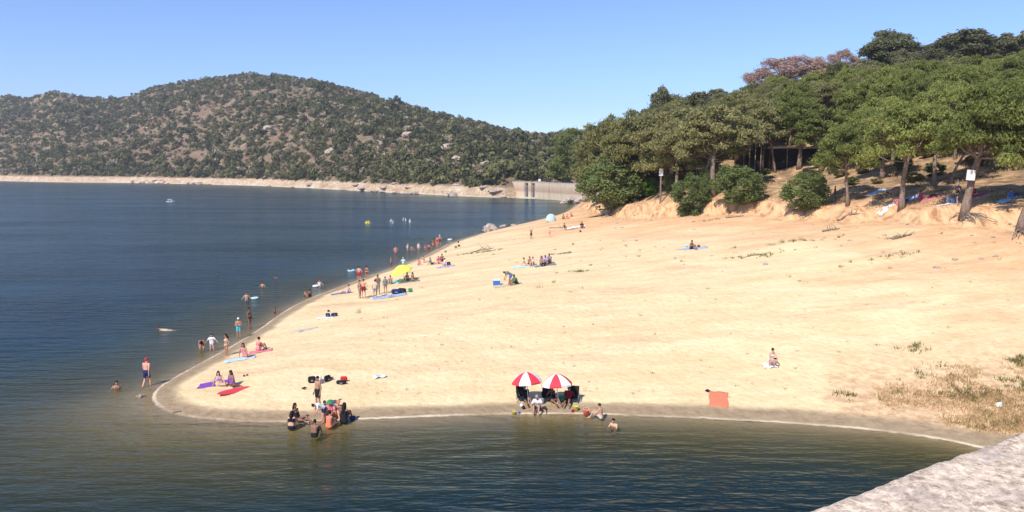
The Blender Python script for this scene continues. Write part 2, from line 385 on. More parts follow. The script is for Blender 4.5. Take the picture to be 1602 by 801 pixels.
def fast(x, y, full=False):
    x = np.atleast_1d(np.asarray(x, float)); y = np.atleast_1d(np.asarray(y, float))
    u = np.clip((x + 150) / .6, 0, len(_gx) - 1.001); v = np.clip((y - 24) / .6, 0, len(_gy) - 1.001)
    i = u.astype(int); j = v.astype(int); a = u - i; b = v - j
    r = [(A[j, i] * (1 - a) + A[j, i + 1] * a) * (1 - b) + (A[j + 1, i] * (1 - a) + A[j + 1, i + 1] * a) * b for A in _g]
    return r if full else r[0]
def gz(x, y): return float(fast([x], [y])[0])
_T = np.concatenate([np.arange(30, 130, .25), np.arange(130, 330, 1.0)])
def G(px, py):
    """point of the ground seen through this pixel of the photograph (water surface at 0)"""
    d = np.array(ray(px, py)); Y = _T
    tt = Y / d[1]; x = d[0] * tt; z = CAMZ + d[2] * tt
    g = np.maximum(fast(x, Y), 0); k = np.argmax(z <= g)
    if not (z <= g).any(): k = len(Y) - 1
    if k > 0:
        a = z[k - 1] - g[k - 1]; b = z[k] - g[k]; f = a / (a - b + 1e-9); yy = Y[k - 1] + (Y[k] - Y[k - 1]) * f
    else: yy = Y[0]
    tt = yy / d[1]; xx = d[0] * tt
    return Vector((xx, yy, max(gz(xx, yy), 0)))

def polar(a0, a1, na, rad):
    A = np.linspace(a0, a1, na); AA, RR = np.meshgrid(A, rad); X = RR * np.sin(AA); Y = RR * np.cos(AA)
    nr = len(rad); i = np.arange(nr - 1)[:, None] * na + np.arange(na - 1)[None]
    Fc = np.stack([i, i + 1, i + na + 1, i + na], -1).reshape(-1, 4)
    return X.ravel(), Y.ravel(), Fc
def add_attr(me, name, v):
    a = me.attributes.new(name, 'FLOAT', 'POINT'); a.data.foreach_set('value', np.asarray(v, np.float32))
rad = np.concatenate([[3, 8, 14, 20, 25], np.geomspace(28, 330, 560)])
gx, gy, gf = polar(R(-58), R(58), 860, rad)
zz_, sd_, s_ = ground(gx, gy, True)
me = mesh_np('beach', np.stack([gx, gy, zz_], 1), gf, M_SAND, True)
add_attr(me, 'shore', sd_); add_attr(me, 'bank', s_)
tag(link('beach_ground', me), kind='structure')
rad = np.concatenate([[.5, 5, 10, 15, 20], np.geomspace(24, 330, 420), np.geomspace(340, 1500, 60)])
wx, wy, wf = polar(R(-75), R(75), 620, rad)
wz = ground(wx, wy)
far = wy > 325; wz[far] = -6
keep = ~((wz > .6)[wf].all(1)); wf2 = wf[keep]
vx = wx * 1.0
# beyond the dam there is no water: drop faces behind its line
cxm = wx[wf2].mean(1); cym = wy[wf2].mean(1)
drop = (cxm > -6) & (cym > 338 - (cxm + 6) * 1.35)
wf2 = wf2[~drop]
me = mesh_np('water', np.stack([wx, wy, wx * 0], 1), wf2, M_WATER, True)
add_attr(me, 'depth', np.clip(-wz, 0, 10))
tag(link('water', me), kind='structure')

# far hills
def interp(px, tab): return np.interp(px, [a for a, b in tab], [b for a, b in tab])
SHORE2 = [(-600, 281), (0, 283), (100, 285), (200, 286), (300, 288), (400, 290.5), (500, 295), (600, 301), (700, 306), (770, 309), (790, 309), (900, 306), (1250, 300)]
RIDGE = [(-600, 160), (-300, 165), (-100, 148), (0, 150), (28, 146), (58, 152), (95, 142), (150, 150), (200, 150), (230, 141), (250, 133), (300, 126), (350, 120), (400, 115), (450, 118), (500, 125), (560, 139),
         (620, 154), (680, 171), (740, 184), (800, 198), (850, 205), (878, 201), (905, 197), (1000, 190), (1250, 170)]
RD = [(-600, 1500), (0, 1180), (60, 1180), (100, 1080), (200, 1080), (400, 950), (600, 800), (740, 660), (850, 600), (1250, 560)]
def dshore(px): return CAMZ * F * 1.006 / (interp(px, SHORE2) - 262)
na, nr = 700, 150
pxs = np.linspace(-600, 1250, na)
d0 = dshore(pxs); dr = interp(pxs, RD)
zr = CAMZ + (262 - interp(pxs, RIDGE)) * dr / F - 5.0
bw = np.interp(pxs, [-600, 0, 400, 600, 800], [24, 22, 20, 12, 7]); bhh = np.interp(pxs, [-600, 0, 300, 600, 760, 800, 1250], [6.6, 6.2, 5.2, 4.6, 4.4, 7, 7])
def far_z(px, d):
    d0 = dshore(px); dr = interp(px, RD); zr = CAMZ + (262 - interp(px, RIDGE)) * dr / F - 5.0
    bw = np.interp(px, [-600, 0, 400, 600, 800], [24, 22, 20, 12, 7]); bh = np.interp(px, [-600, 0, 300, 600, 760, 800, 1250], [6.6, 6.2, 5.2, 4.6, 4.4, 7, 7])
    x = (px - CX) / F * d
    e = d - d0; wob = (fbm(x * .05, d * .05, 61, 3) - .5) * 9
    z = -1.5 + (bh + 1.5) * sstep(-4, 1, (e + wob * .4) / bw * 1.0 * 5 - 4) * .55 + (bh + 1.5) * .45 * sstep(0, 1, e / bw + .1)
    tt = np.clip((e - bw) / (dr - d0 - bw), 0, 1.6)
    f = np.where(tt < 1, .72 * tt + .28 * np.sin(tt * math.pi / 2), 1 - .9 * (tt - 1))
    z = z + (zr - bh) * f * (e > bw)
    am = np.clip(tt, 0, 1) * np.clip(1.15 - tt, 0, 1)
    z = z + (fbm(x * .012, d * .012, 71, 4) - .5) * 42 * am * np.clip(zr / 100, .3, 1)
    z = z + (fbm(x * .08, d * .08, 81, 3) - .5) * 3.0 * sstep(-.01, .03, tt)
    return z
U = np.concatenate([np.linspace(-.03, .09, 50), np.linspace(.1, 1.35, nr - 50)])
PX, UU = np.meshgrid(pxs, U); D0 = dshore(PX); DR = interp(PX, RD); D = D0 + UU * (DR - D0)
Z = far_z(PX, D); i = np.arange(nr - 1)[:, None] * na + np.arange(na - 1)[None]
Fc = np.stack([i, i + 1, i + na + 1, i + na], -1).reshape(-1, 4)
me = mesh_np('far_hill', np.stack([((PX - CX) / F * D).ravel(), D.ravel(), Z.ravel()], 1), Fc, M_HILL, True)
tag(link('far_hill', me), kind='structure')
m = MB(); m.add([(-6000, -3000, -14), (6000, -3000, -14), (6000, 6000, -14), (-6000, 6000, -14)], [(0, 1, 2, 3)])
tag(m.build('valley_ground', M_HILL), kind='structure')
# ---------------------------------------------------------------- foliage
def leaf_cloud(C, Nn, L, W, rng, up=0):
    n = len(C); Nn = Nn / (np.linalg.norm(Nn, axis=1, keepdims=True) + 1e-9)
    t_ = rng.normal(size=(n, 3)) + np.array([0, 0, up]); t_ -= (t_ * Nn).sum(1, keepdims=True) * Nn; t_ /= np.linalg.norm(t_, axis=1, keepdims=True) + 1e-9
    b_ = np.cross(Nn, t_); k = rng.uniform(.6, 1.4, (n, 1))
    V = np.stack([C - t_ * L * k, C + b_ * W * k, C + t_ * L * k, C - b_ * W * k], 1).reshape(-1, 3)
    return V, np.arange(n * 4).reshape(-1, 4)
def sph(n, rng):
    v = rng.normal(size=(n, 3)); return v / np.linalg.norm(v, axis=1, keepdims=True)
def puffs_cloud(P, Rr, n, L, W, rng, flat=.75, jit=.7, depth=.55, down=-.5, up=0):
    P = np.asarray(P); Rr = np.asarray(Rr); wgt = Rr ** 2 / (Rr ** 2).sum(); idx = rng.choice(len(P), n, p=wgt)
    d = sph(n, rng); bad = d[:, 2] < down; d[bad, 2] *= -1
    r = Rr[idx] * (1 - depth * rng.random(n) ** 1.8)
    C = P[idx] + d * r[:, None] * np.array([1, 1, flat])
    if up: q = rng.random(n) < .3; C = C + (rng.normal(size=(n, 3)) * .2) * q[:, None]
    return leaf_cloud(C, d + sph(n, rng) * jit, L, W, rng, up)
def crown_puffs(kind, rng):
    P = []; Rr = []
    if kind == 'pine':                       # umbrella: radius 3.6, z 5..10
        for k in range(84):
            a = rng.uniform(0, 2 * math.pi); q = math.sqrt(rng.random()) * .95; r = 3.0 * q
            top = 9.2 - 3.0 * q ** 2.4
            z = top - rng.random() ** 1.4 * (4.2 - 2.0 * q)
            P.append((r * math.cos(a), r * math.sin(a), z)); Rr.append(rng.uniform(.42, .85))
    elif kind == 'lowpine':                  # the same with foliage hanging low, z 1.5..10
        for k in range(120):
            a = rng.uniform(0, 2 * math.pi); q = math.sqrt(rng.random()) * .97; r = 3.0 * q
            top = 9.2 - 3.4 * q ** 2.4; z = top - rng.random() ** 1.1 * (top - 2.2) * .9
            P.append((r * math.cos(a), r * math.sin(a), z)); Rr.append(rng.uniform(.42, .85))
    elif kind == 'oak':                      # round: radius 3.6, z 1..10
        for k in range(46):
            d = sph(1, rng)[0]; q = rng.uniform(.45, 1)
            P.append((d[0] * 2.7 * q, d[1] * 2.7 * q, 5.6 + d[2] * 3.5 * q)); Rr.append(rng.uniform(.7, 1.15))
    elif kind == 'bush':
        for k in range(90):
            d = sph(1, rng)[0]; q = rng.uniform(.5, 1) ** .6 * (1 if k % 5 else rng.uniform(1.0, 1.22))
            P.append((d[0] * 2.95 * q, d[1] * 2.95 * q, max(.2, 4.3 + d[2] * 4.4 * q))); Rr.append(rng.uniform(.3, .85))
    elif kind == 'dead':
        for k in range(26):
            a = rng.uniform(0, 2 * math.pi); q = math.sqrt(rng.random()); r = 3.1 * q
            P.append((r * math.cos(a), r * math.sin(a), 8.7 - 2.6 * q ** 2 - rng.random() * 1.2)); Rr.append(rng.uniform(.5, .95))
    return np.array(P), np.array(Rr)
def make_tree(kind, seed, lean=(0, 0), tr=.22, n=12000, cb=None, L=.165, W=.062):
    rng = np.random.default_rng(seed); rnd = random.Random(seed)
    P, Rr = crown_puffs(kind, rng)
    asym = np.array([rng.uniform(-.4, .4), rng.uniform(-.4, .4), 0]); P = P + asym * (P[:, 2:3] / 8)
    off = np.array([lean[0], lean[1], 0]); P = P + off
    if kind == 'dead': n = int(n * .5)
    if kind == 'lowpine': n = int(n * 1.35)
    flat = .85 if 'pine' in kind else 1.5 if kind == 'bush' else .95
    n = int(n * 1.6); V, Fc = puffs_cloud(P, Rr, n, L * .95, W * .85, rng, up=1.6 if 'pine' in kind else .3, depth=.7, flat=flat, jit=1.15, down=-.25 if 'pine' in kind else -.6)
    mat = {'pine': M_PINE, 'lowpine': M_PINE2, 'oak': M_OAKG, 'bush': M_OAK, 'dead': M_DEAD}[kind]
    crown = mesh_np(kind + '_crown', V, Fc, mat)
    m = MB(); zc = {'pine': 6.0, 'lowpine': 5.5, 'oak': 3.0, 'bush': 1.0, 'dead': 5.0}[kind]
    pts = []; K = 7; ph = rnd.uniform(0, 6)
    for i in range(K + 1):
        u = i / K; pts.append((off[0] * u ** 1.3 + .13 * math.sin(ph + u * 4) * u, off[1] * u ** 1.3 + .10 * math.cos(ph + u * 5) * u, zc * u - (.3 if i == 0 else 0)))
    m.tube(pts, [tr * (1.45 if i == 0 else 1.12 if i == 1 else 1 - .35 * i / K) for i in range(K + 1)], 9)
    top = Vector(pts[-1]); mid = Vector(pts[-3])
    order = list(range(len(P))); rnd.shuffle(order)
    for q, i in enumerate(order[:20 if kind != 'bush' else 10]):
        s0 = top if q % 3 else mid; e = Vector(P[i]); c1 = s0.lerp(e, .5) + Vector((0, 0, -.25 - .1 * rnd.random()))
        r0 = tr * rnd.uniform(.28, .5); m.tube([s0, s0.lerp(c1, .6), c1, c1.lerp(e, .6) + Vector((rnd.uniform(-.1, .1), 0, .05)), e], [r0, r0 * .8, r0 * .6, r0 * .4, r0 * .15], 5)
        if kind == 'dead' or q < 8:
            for z in range(3):
                e2 = e + Vector((rnd.uniform(-1, 1), rnd.uniform(-1, 1), rnd.uniform(-.1, .9))); m.tube([c1.lerp(e, .5), e2], [r0 * .3, r0 * .1], 4)
    if kind == 'pine':                       # dead twigs under the crown
        for z in range(7):
            u = rnd.uniform(.55, .95); b = Vector((off[0] * u ** 1.3, off[1] * u ** 1.3, zc * u)); a = rnd.uniform(0, 6.28); l = rnd.uniform(.5, 1.6)
            m.tube([b, b + Vector((math.cos(a) * l, math.sin(a) * l, rnd.uniform(-.1, .5)))], [.035, .01], 4)
    trunk = m.mesh(kind + '_trunk', M_BARK, True)
    return crown, trunk
TREES = {}
def variant(kind, k):
    if (kind, k) not in TREES:
        if kind in ('pine', 'greenpine', 'darkpine'): TREES[(kind, k)] = make_tree('pine', 100 + k, n=12500, L=.17, W=.062)
        elif kind == 'lowpine': TREES[(kind, k)] = make_tree('lowpine', 150 + k, n=11000, L=.17, W=.062)
        elif kind == 'oak': TREES[(kind, k)] = make_tree('oak', 200 + k, n=9000, L=.19, W=.11)
        elif kind == 'bush': TREES[(kind, k)] = make_tree('bush', 300 + k, n=11000, L=.15, W=.10, tr=.16)
        elif kind == 'dead': TREES[(kind, k)] = make_tree('dead', 400 + k, n=9000, L=.17, W=.05)
    return TREES[(kind, k)]
TNAME = {'pine': 'pine_tree', 'lowpine': 'pine_tree', 'darkpine': 'pine_tree', 'oak': 'oak_tree', 'bush': 'oak_bush', 'dead': 'dead_pine_tree'}
def tree(loc, H, Wd, kind, k=0, rz=0, label=None, group=None, cat='tree', meshes=None, crown_mat=None):
    cr, tk = meshes or variant(kind, k)
    o = bpy.data.objects.new(TNAME[kind], None); COL.objects.link(o); o.empty_display_size = .3
    o.location = loc; o.rotation_euler = (0, 0, rz); o.scale = (Wd / 7.4, Wd / 7.4, H / 10.0)
    c = link('crown', cr, o); b = link('trunk', tk, o)
    if kind == 'darkpine': crown_mat = M_PINE2
    if crown_mat:
        c.material_slots[0].link = 'OBJECT'; c.material_slots[0].material = crown_mat
    tag(o, label, cat, group); return o
def tree_px(px, py, top, wpx, kind, k, label, rz=0, d=None, meshes=None, cat='tree', group=None, crown_mat=None, cx=None):
    """tree whose foot is seen at (px,py) or stands at distance d; top pixel and crown width in pixels"""
    p = G(px, py) if d is None else Vector((at(px, 300, d).x, d, 0))
    if d is not None: p.z = gz(p.x, p.y)
    H = at(px, top, p.y).z - p.z; Wd = wpx * p.y / F
    return tree((p.x, p.y, p.z - .05), H, Wd, kind, k, rz, label, group, cat, meshes, crown_mat)

used = []
def T(px, py, top, wpx, kind, k, label, **kw):
    o = tree_px(px, py, top, wpx, kind, k, label, **kw); used.append((o.location.x, o.location.y, wpx * o.location.y / F / 2)); return o
# front row of pines
T(1410, 328, 150, 150, 'pine', 0, 'tall pine with a straight dark trunk at the bank edge, people lying on both sides', meshes=make_tree('pine', 501, tr=.21, lean=(.3, 0), n=11000))
BIG = T(1508, 338, 122, 165, 'pine', 1, 'thick pine leaning right with a white sign on its trunk and bare hanging roots', meshes=make_tree('pine', 502, tr=.27, lean=(1.3, 0), n=13000))
EDGE = T(1598, 362, 118, 190, 'pine', 2, 'thick rooted pine on the bank, cut off by the right edge of the picture', meshes=make_tree('pine', 503, tr=.30, lean=(1.6, .3), n=13000))
T(1326, 322, 190, 112, 'pine', 3, 'slender low-crowned pine with a thin crooked trunk right of the round bush', meshes=make_tree('pine', 504, tr=.17, lean=(-.4, 0), n=9000))
T(1461, 293, 168, 120, 'pine', 1, 'pine with a slim straight pale trunk left of the thin tilted one')
T(1486, 288, 165, 110, 'pine', 2, 'thin pale-trunked pine leaning right, just left of the white sign', meshes=make_tree('pine', 506, tr=.15, lean=(2.2, 0), n=7000))
T(1557, 263, 140, 120, 'pine', 3, 'pine with a straight pale trunk standing in the shade right of the white sign')
T(1589, 266, 135, 125, 'pine', 0, 'straight grey-trunked pine near the right edge, behind the shaded ground')
T(1380, 279, 170, 110, 'pine', 4, 'short-trunked pine behind the sunny patch left of the tall dark-trunked pine')
T(1285, 268, 165, 110, 'pine', 1, 'pine whose short trunk shows between the round bush and the slender pine')
T(1250, 264, 150, 115, 'pine', 2, 'pine with a pale trunk in front of the dark shelter, right part of it')
T(1197, 262, 148, 120, 'darkpine', 3, 'grey-trunked pine with twiggy lower limbs in front of the dark shelter')
T(1213, 270, 160, 90, 'darkpine', 4, 'thin dark-barked pine leaning in front of the dark shelter', meshes=make_tree('pine', 509, tr=.14, lean=(-1.2, 0), n=7000))
T(1115, 308, 158, 150, 'darkpine', 1, 'pine with a dark gnarled trunk between the two right-hand bushes below the shelter')
T(1098, 306, 175, 120, 'darkpine', 2, 'shaded pine with leaning twin trunk just right of the white box on a post', meshes=make_tree('pine', 510, tr=.2, lean=(1.0, 0), n=9000))
T(1050, 300, 165, 130, 'lowpine', 0, 'pine crown hanging over the white box on the post')
T(1000, 312, 168, 130, 'lowpine', 1, 'broad green pine rising behind the big dark bush')
T(948, 318, 172, 120, 'lowpine', 2, 'green pine whose crown rises above the left side of the biggest dark bush')
T(905, 310, 190, 95, 'lowpine', 1, 'leftmost pine of the wood, its low drooping crown beside the dam', meshes=make_tree('lowpine', 512, tr=.2, lean=(-.5, 0), n=12000), crown_mat=M_PINE)
# ridge trees against the sky
SK = 'against the sky'
T(1225, 0, 80, 132, 'dead', 0, 'biggest pinkish brown dead pine crown against the sky', d=178)
T(1186, 0, 97, 78, 'dead', 1, 'smaller pinkish brown dead pine at the left end of the dead crowns on the skyline', d=176)
T(1266, 0, 83, 84, 'dead', 2, 'brown dead pine on the skyline just right of the biggest dead crown', d=176)
T(1310, 0, 70, 66, 'dead', 1, 'brown thinning umbrella pine on the skyline showing sky through its branches', d=174)
T(1378, 0, 42, 92, 'oak', 0, 'dark round tree standing up on the skyline, right of the brown dead crowns', d=172)
T(1422, 0, 62, 66, 'oak', 1, 'small grey-green tree in the dip of the skyline between the two big round trees', d=172)
T(1497, 0, 37, 124, 'oak', 2, 'largest round grey-green tree on the skyline, near the upper right corner', d=168)
T(1560, 0, 48, 76, 'oak', 3, 'round green tree on the skyline just right of the largest round tree', d=168)
T(1600, 0, 43, 76, 'oak', 0, 'dark tree cut by the right edge at the top of the wooded slope', d=172)
T(1042, 0, 130, 72, 'oak', 1, 'dark round tree rising alone above the left half of the wood', d=165)
T(1088, 0, 133, 74, 'oak', 2, 'flat-topped dark tree touching the right of the lone round tree above the wood', d=165)
for i, (a, b, w_) in enumerate(((1345, 88, 52), (1402, 72, 52), (1446, 70, 56), (1532, 58, 58), (1580, 62, 52), (1467, 60, 50), (1625, 50, 70), (1330, 96, 44))):
    T(a, 0, b, w_, 'oak', i % 4, 'smaller grey-green tree filling the skyline between the big round trees', d=166 + i % 3, group='smaller trees filling the skyline')
# the rest of the wood
rng = np.random.default_rng(5); cnt = 0
TOPS = [(860, 215), (880, 200), (905, 192), (930, 183), (960, 173), (1000, 168), (1030, 158), (1060, 156), (1090, 152), (1110, 143), (1140, 140), (1170, 136), (1200, 122), (1240, 112), (1300, 104), (1350, 102), (1400, 101), (1450, 98), (1500, 97), (1560, 90), (1602, 82), (1900, 70)]
cand = 0
while cnt < 285 and cand < 30000:
    cand += 1
    d = math.sqrt(rng.uniform(84 ** 2, 182 ** 2)); px = rng.uniform(880, 1790)
    x = (px - CX) / F * d
    z, sd, s = fast([x], [d], True); z = float(z[0]); s = float(s[0])
    lim = 14 if px > 1130 else 3.5
    if s < lim or (px < 960 and d < 140): continue
    if 1130 < px < 1310 and 100 < d < 131 : continue         # clearing round the shelter
    if 1330 < px < 1640 and d < 98: continue
    md = min([math.hypot(x - a, d - b) / (1.4 + .42 * c) for a, b, c in used])
    if md < 1: continue
    Wd = rng.uniform(6.5, 9.5) * (1 if d > 110 else .9); H = rng.uniform(8.0, 10.5) if px > 1060 else rng.uniform(9.5, 13)
    top = z + H; lim_y = interp(px, TOPS) + rng.normal(0, 8); zmax = at(px, lim_y, d).z
    if top > zmax: H = zmax - z
    if H < 4.5:
        if H < 2.0: continue
        kind = 'bush'; Wd = min(Wd, 5)
    else: kind = rng.choice(['pine', 'pine', 'pine', 'darkpine', 'darkpine'] if px > 1150 else ['lowpine', 'lowpine', 'darkpine', 'darkpine', 'oak'])
    if px > 1330 and d < 125: kind = 'pine' if kind != 'bush' else kind
    used.append((x, d, Wd / 2)); cnt += 1
    nm = {'pine': 'light green pine crowded among others on the wooded slope behind the beach', 'lowpine': 'low-branched olive pine crowded at the left end of the wooded slope', 'darkpine': 'dull green pine crowded among others on the wooded slope behind the beach',
          'oak': 'grey-green evergreen oak crowded among the pines of the wooded slope', 'bush': 'low evergreen bush filling a gap between pines on the wooded slope'}[kind]
    gp = {'pine': 'light green pines of the wooded slope', 'lowpine': 'low-branched pines at the left end of the wooded slope', 'darkpine': 'dull green pines of the wooded slope', 'oak': 'evergreen oaks of the wooded slope', 'bush': 'low bushes of the wooded slope'}[kind]
    tree((x, d, z - .05), H, Wd, kind, int(rng.integers(0, 5)) if kind in ('pine', 'darkpine') else int(rng.integers(0, 4)) if kind == 'lowpine' else int(rng.integers(0, 3)), rng.uniform(0, 6.28), nm, gp, 'bush' if kind == 'bush' else 'tree')
print('wood trees', cnt)
UG = []
# bushes on the bank edge
def bush(px, py, top, w_, k, label, mat=None):
    return tree_px(px, py, top, w_, 'bush', k, label, cat='bush', crown_mat=mat)
bush(955, 331, 232, 118, 0, 'biggest dark green bush, on the bank at the left end of the wood')
bush(1077, 336, 268, 70, 1, 'dark bush on the bank between the white box on a post and the gnarled pine')
bush(1157, 320, 250, 90, 2, 'broad leafy bush on the bank below the dark shelter')
bush(1259, 333, 260, 84, 0, 'round pale green bush on the bank between the broad leafy bush and the slender pine')
bush(1018, 306, 276, 38, 1, 'small bright yellow-green bush just left of the white box on a post', M_BRIGHT)
bush(1050, 300, 268, 30, 2, 'small green shrub in the shade just right of the white box on a post')
bush(1110, 306, 262, 44, 2, 'shaded shrub around the foot of the gnarled pine')
bush(985, 318, 262, 60, 1, 'dark shrub joined to the right side of the biggest bush')
for i in range(1400):
    d = rng.uniform(80, 135); a = rng.uniform(1125, 1660); x = (a - CX) / F * d
    z, sd, s = fast([x], [d], True); s = float(s[0])
    if s < 9 or min([math.hypot(x - u, d - v) for u, v, q in UG] + [99]) < 2.6 or (vnoise(np.array([x * .12]), np.array([d * .12]), 9)[0] < .42): continue
    if a > 1340 and d < 92: continue
    UG.append((x, d, 1)); W_ = rng.uniform(1.6, 3.4)
    tree((x, d, float(z[0]) - .05), W_ * rng.uniform(.45, .7), W_, 'bush', i % 3, rng.uniform(0, 6), 'low dark undergrowth bush in the shade beneath the pines', 'undergrowth bushes beneath the pines', 'bush', crown_mat=M_OAK if i % 3 else M_PINE2)
    if len(UG) > 60: break
# roots
def roots(name, parent, spans, px0, py0, seed, n=9):
    rr = random.Random(seed); m = MB(); inv = parent.matrix_basis.inverted()
    c = G(px0, py0)
    for q in range(n):
        a = spans[0] + (spans[1] - spans[0]) * q / (n - 1) + rr.uniform(-6, 6); pts = []
        L = rr.uniform(.6, 1.0); yb = py0 + rr.uniform(8, 22)
        for i in range(8):
            u = i / 7; p = G(px0 + (a - px0) * u * L + rr.uniform(-3, 3) * (i > 0), py0 - 4 + (yb - py0) * u ** 1.3)
            pts.append(p + Vector((0, -.12, .12 + .22 * math.sin(u * 3.1) * rr.random())))
        pts = [inv @ p for p in pts]
        r0 = rr.uniform(.05, .11) / parent.scale.x; m.tube(pts, [r0 * (1 - .7 * i / 7) for i in range(8)], 6)
    return m.build('roots', M_WOOD, parent, smooth=True)
bpy.context.view_layer.update()
roots('roots', BIG, (1480, 1575), 1508, 338, 3, 13)
roots('roots', EDGE, (1570, 1640), 1602, 362, 4, 8)

# far hill vegetation: clump meshes
def clump(seed, n=80, tall=1.0):
    rng = np.random.default_rng(seed); P = []; Rr = []
    for k in range(9):
        d = sph(1, rng)[0]; P.append((d[0] * .55, d[1] * .55, .62 * tall + d[2] * .36 * tall)); Rr.append(rng.uniform(.3, .5))
    V, Fc = puffs_cloud(P, Rr, n, .17, .12, rng, flat=.85, jit=.5, depth=.3, down=-.7)
    return V, Fc
CL = [clump(s, 110, t) for s, t in ((1, 1), (2, .8), (3, 1.15), (4, .9), (5, .7))]
NF = 13000
rng = np.random.default_rng(9)
px = rng.uniform(-260, 1010, NF * 3); u = rng.random(NF * 3) ** 1.15
d0 = dshore(px); dr = interp(px, RD); bw = np.interp(px, [-600, 0, 400, 600, 800], [24, 22, 20, 12, 7])
d = d0 + bw * .85 + u * (dr * 1.02 - d0 - bw); x = (px - CX) / F * d
dens = fbm(x * .012, d * .010, 91, 4) * 1.2 + fbm(x * .05, d * .03, 95, 2) * .5
bare = np.exp(-((px - 330) / 190) ** 2 - ((u - .35) / .22) ** 2) * .22
ok = (dens - bare + .25 * (u > .9) + .3 * (u < .1) > rng.uniform(.30, .70, len(px)))
# area weighting so the nearer part is not overfull
ok &= rng.random(len(px)) < np.clip(d / 900, .35, 1)
px, u, d, x = px[ok][:NF], u[ok][:NF], d[ok][:NF], x[ok][:NF]
z = far_z(px, d); sz = np.clip(rng.lognormal(.90, .38, len(px)), 1.2, 6.0) * np.where(rng.random(len(px)) < .18, 1.35, 1); sz = np.where(u < .05, sz * 1.15, sz); sz = np.where(u > .82, np.minimum(sz, 3.2), sz)
keep = ~((x > -6) & (d < 350 - x * .9)); px, u, d, x, z, sz = px[keep], u[keep], d[keep], x[keep], z[keep], sz[keep]
vis = (px > 0) & (px < 900) & (z > 1); score = np.where(vis, sz / d, 0); order = np.argsort(-score)
big = order[:290]; rest = order[290:]
FM = [mesh_np('far_tree', V, Fc, M_SCRUB) for V, Fc in CL]
for q in big:
    o = link('far_tree', FM[q % 5], None, (x[q], d[q], z[q] - .4), float(q)); s = sz[q]; o.scale = (s, s, s * 1.05)
    tag(o, 'dark rounded evergreen tree among many alike low on the far hillside across the water', 'tree', 'evergreen trees low on the far hillside')
VV = []; FF = []; n0 = 0; VD = []; FD = []; n1 = 0
for q in rest:
    V, Fc = CL[q % 5]; a = q * 1.7; s = sz[q]; c_, s_2 = math.cos(a), math.sin(a)
    W_ = np.stack([(V[:, 0] * c_ - V[:, 1] * s_2) * s + x[q], (V[:, 0] * s_2 + V[:, 1] * c_) * s + d[q], V[:, 2] * s * 1.05 + z[q] - .4], 1)
    if q % 6 == 0: VD.append(W_); FD.append(Fc + n1); n1 += len(V)
    else: VV.append(W_); FF.append(Fc + n0); n0 += len(V)
tag(link('hillside_scrub', mesh_np('hillside_scrub', np.concatenate(VV), np.concatenate(FF), M_SCRUB)), 'dense dark evergreen scrub covering the far hill', 'scrub', kind='stuff')
tag(link('dry_hillside_scrub', mesh_np('dry_hillside_scrub', np.concatenate(VD), np.concatenate(FD), leaf_mat('dry_scrub_leaves', [(.16, .13, .085), (.25, .20, .135), (.34, .28, .19)], .1, .03, True))), 'dry brown bushes scattered over the far hill', 'dry scrub', kind='stuff')
print('far', len(px))

# rocks
def rock_mesh(seed, sub=3, amp=.45, flat=.6):
    import bmesh
    bm = bmesh.new(); bmesh.ops.create_icosphere(bm, subdivisions=sub, radius=1)
    for v in bm.verts:
        n = mnoise.noise(v.co * 1.1 + Vector((seed * 3.1, 0, 0))) + .5 * mnoise.noise(v.co * 2.7 + Vector((0, seed, 0)))
        v.co *= 1 + amp * n; v.co.z *= flat
    me = bpy.data.meshes.new('rock'); bm.to_mesh(me); bm.free(); me.materials.append(M_ROCK); return me
RK = [rock_mesh(s) for s in range(4)]
def rock(px, py, size, k, label, sink=.3, mat=None, d=None, group=None, z=None, sc=(1, 1, 1)):
    p = G(px, py) if d is None else at(px, py, d)
    o = link('rock', RK[k % 4], None, p + Vector((0, 0, size * .6 * (.5 - sink))), k * 1.3); o.scale = (size * sc[0], size * sc[1], size * sc[2]); tag(o, label, 'rock', group); return o
rock(769, 359, 1.5, 0, 'largest grey boulder at the waterline of the upper beach', sc=(1, 1, 1.1))
rock(761, 362, .8, 1, 'small boulder touching the left of the largest boulder at the waterline')
rock(787, 355, .7, 2, 'small boulder at the waterline right of the largest boulder')
rock(803, 353, .55, 3, 'lowest stone of the row running right from the largest boulder')
rock(220, 620, .2, 1, 'pale stone breaking the water by the sand tip', sc=(1.3, .8, .8))
k = 0
for a, b, s in ((893, 320, 3.0), (886, 317, 1.8), (899, 315, 2.4), (905, 318, 2.2), (892, 313, 1.4), (880, 319, 1.0), (909, 314, 2.4)):
    k += 1; rock(a, b, s, k, 'pale broken rock heaped at the right end of the dam', d=285 - k, group='rocks at the right end of the dam')
rr = random.Random(2)
for i in range(46):
    pxx = rr.choice([rr.uniform(210, 330), rr.uniform(420, 790), rr.uniform(590, 660)]); dd = float(dshore(pxx)) + rr.uniform(1, 12); zq = float(far_z(np.array([pxx]), np.array([dd]))[0])
    o = link('rock', RK[i % 4], None, ((pxx - CX) / F * dd, dd, max(zq, .2)), i); s = rr.uniform(.8, 2.2); o.scale = (s * 1.6, s, s * .7)
    tag(o, 'pale boulder among others on the bare bank of the far shore', 'rock', 'boulders on the far shore bank')
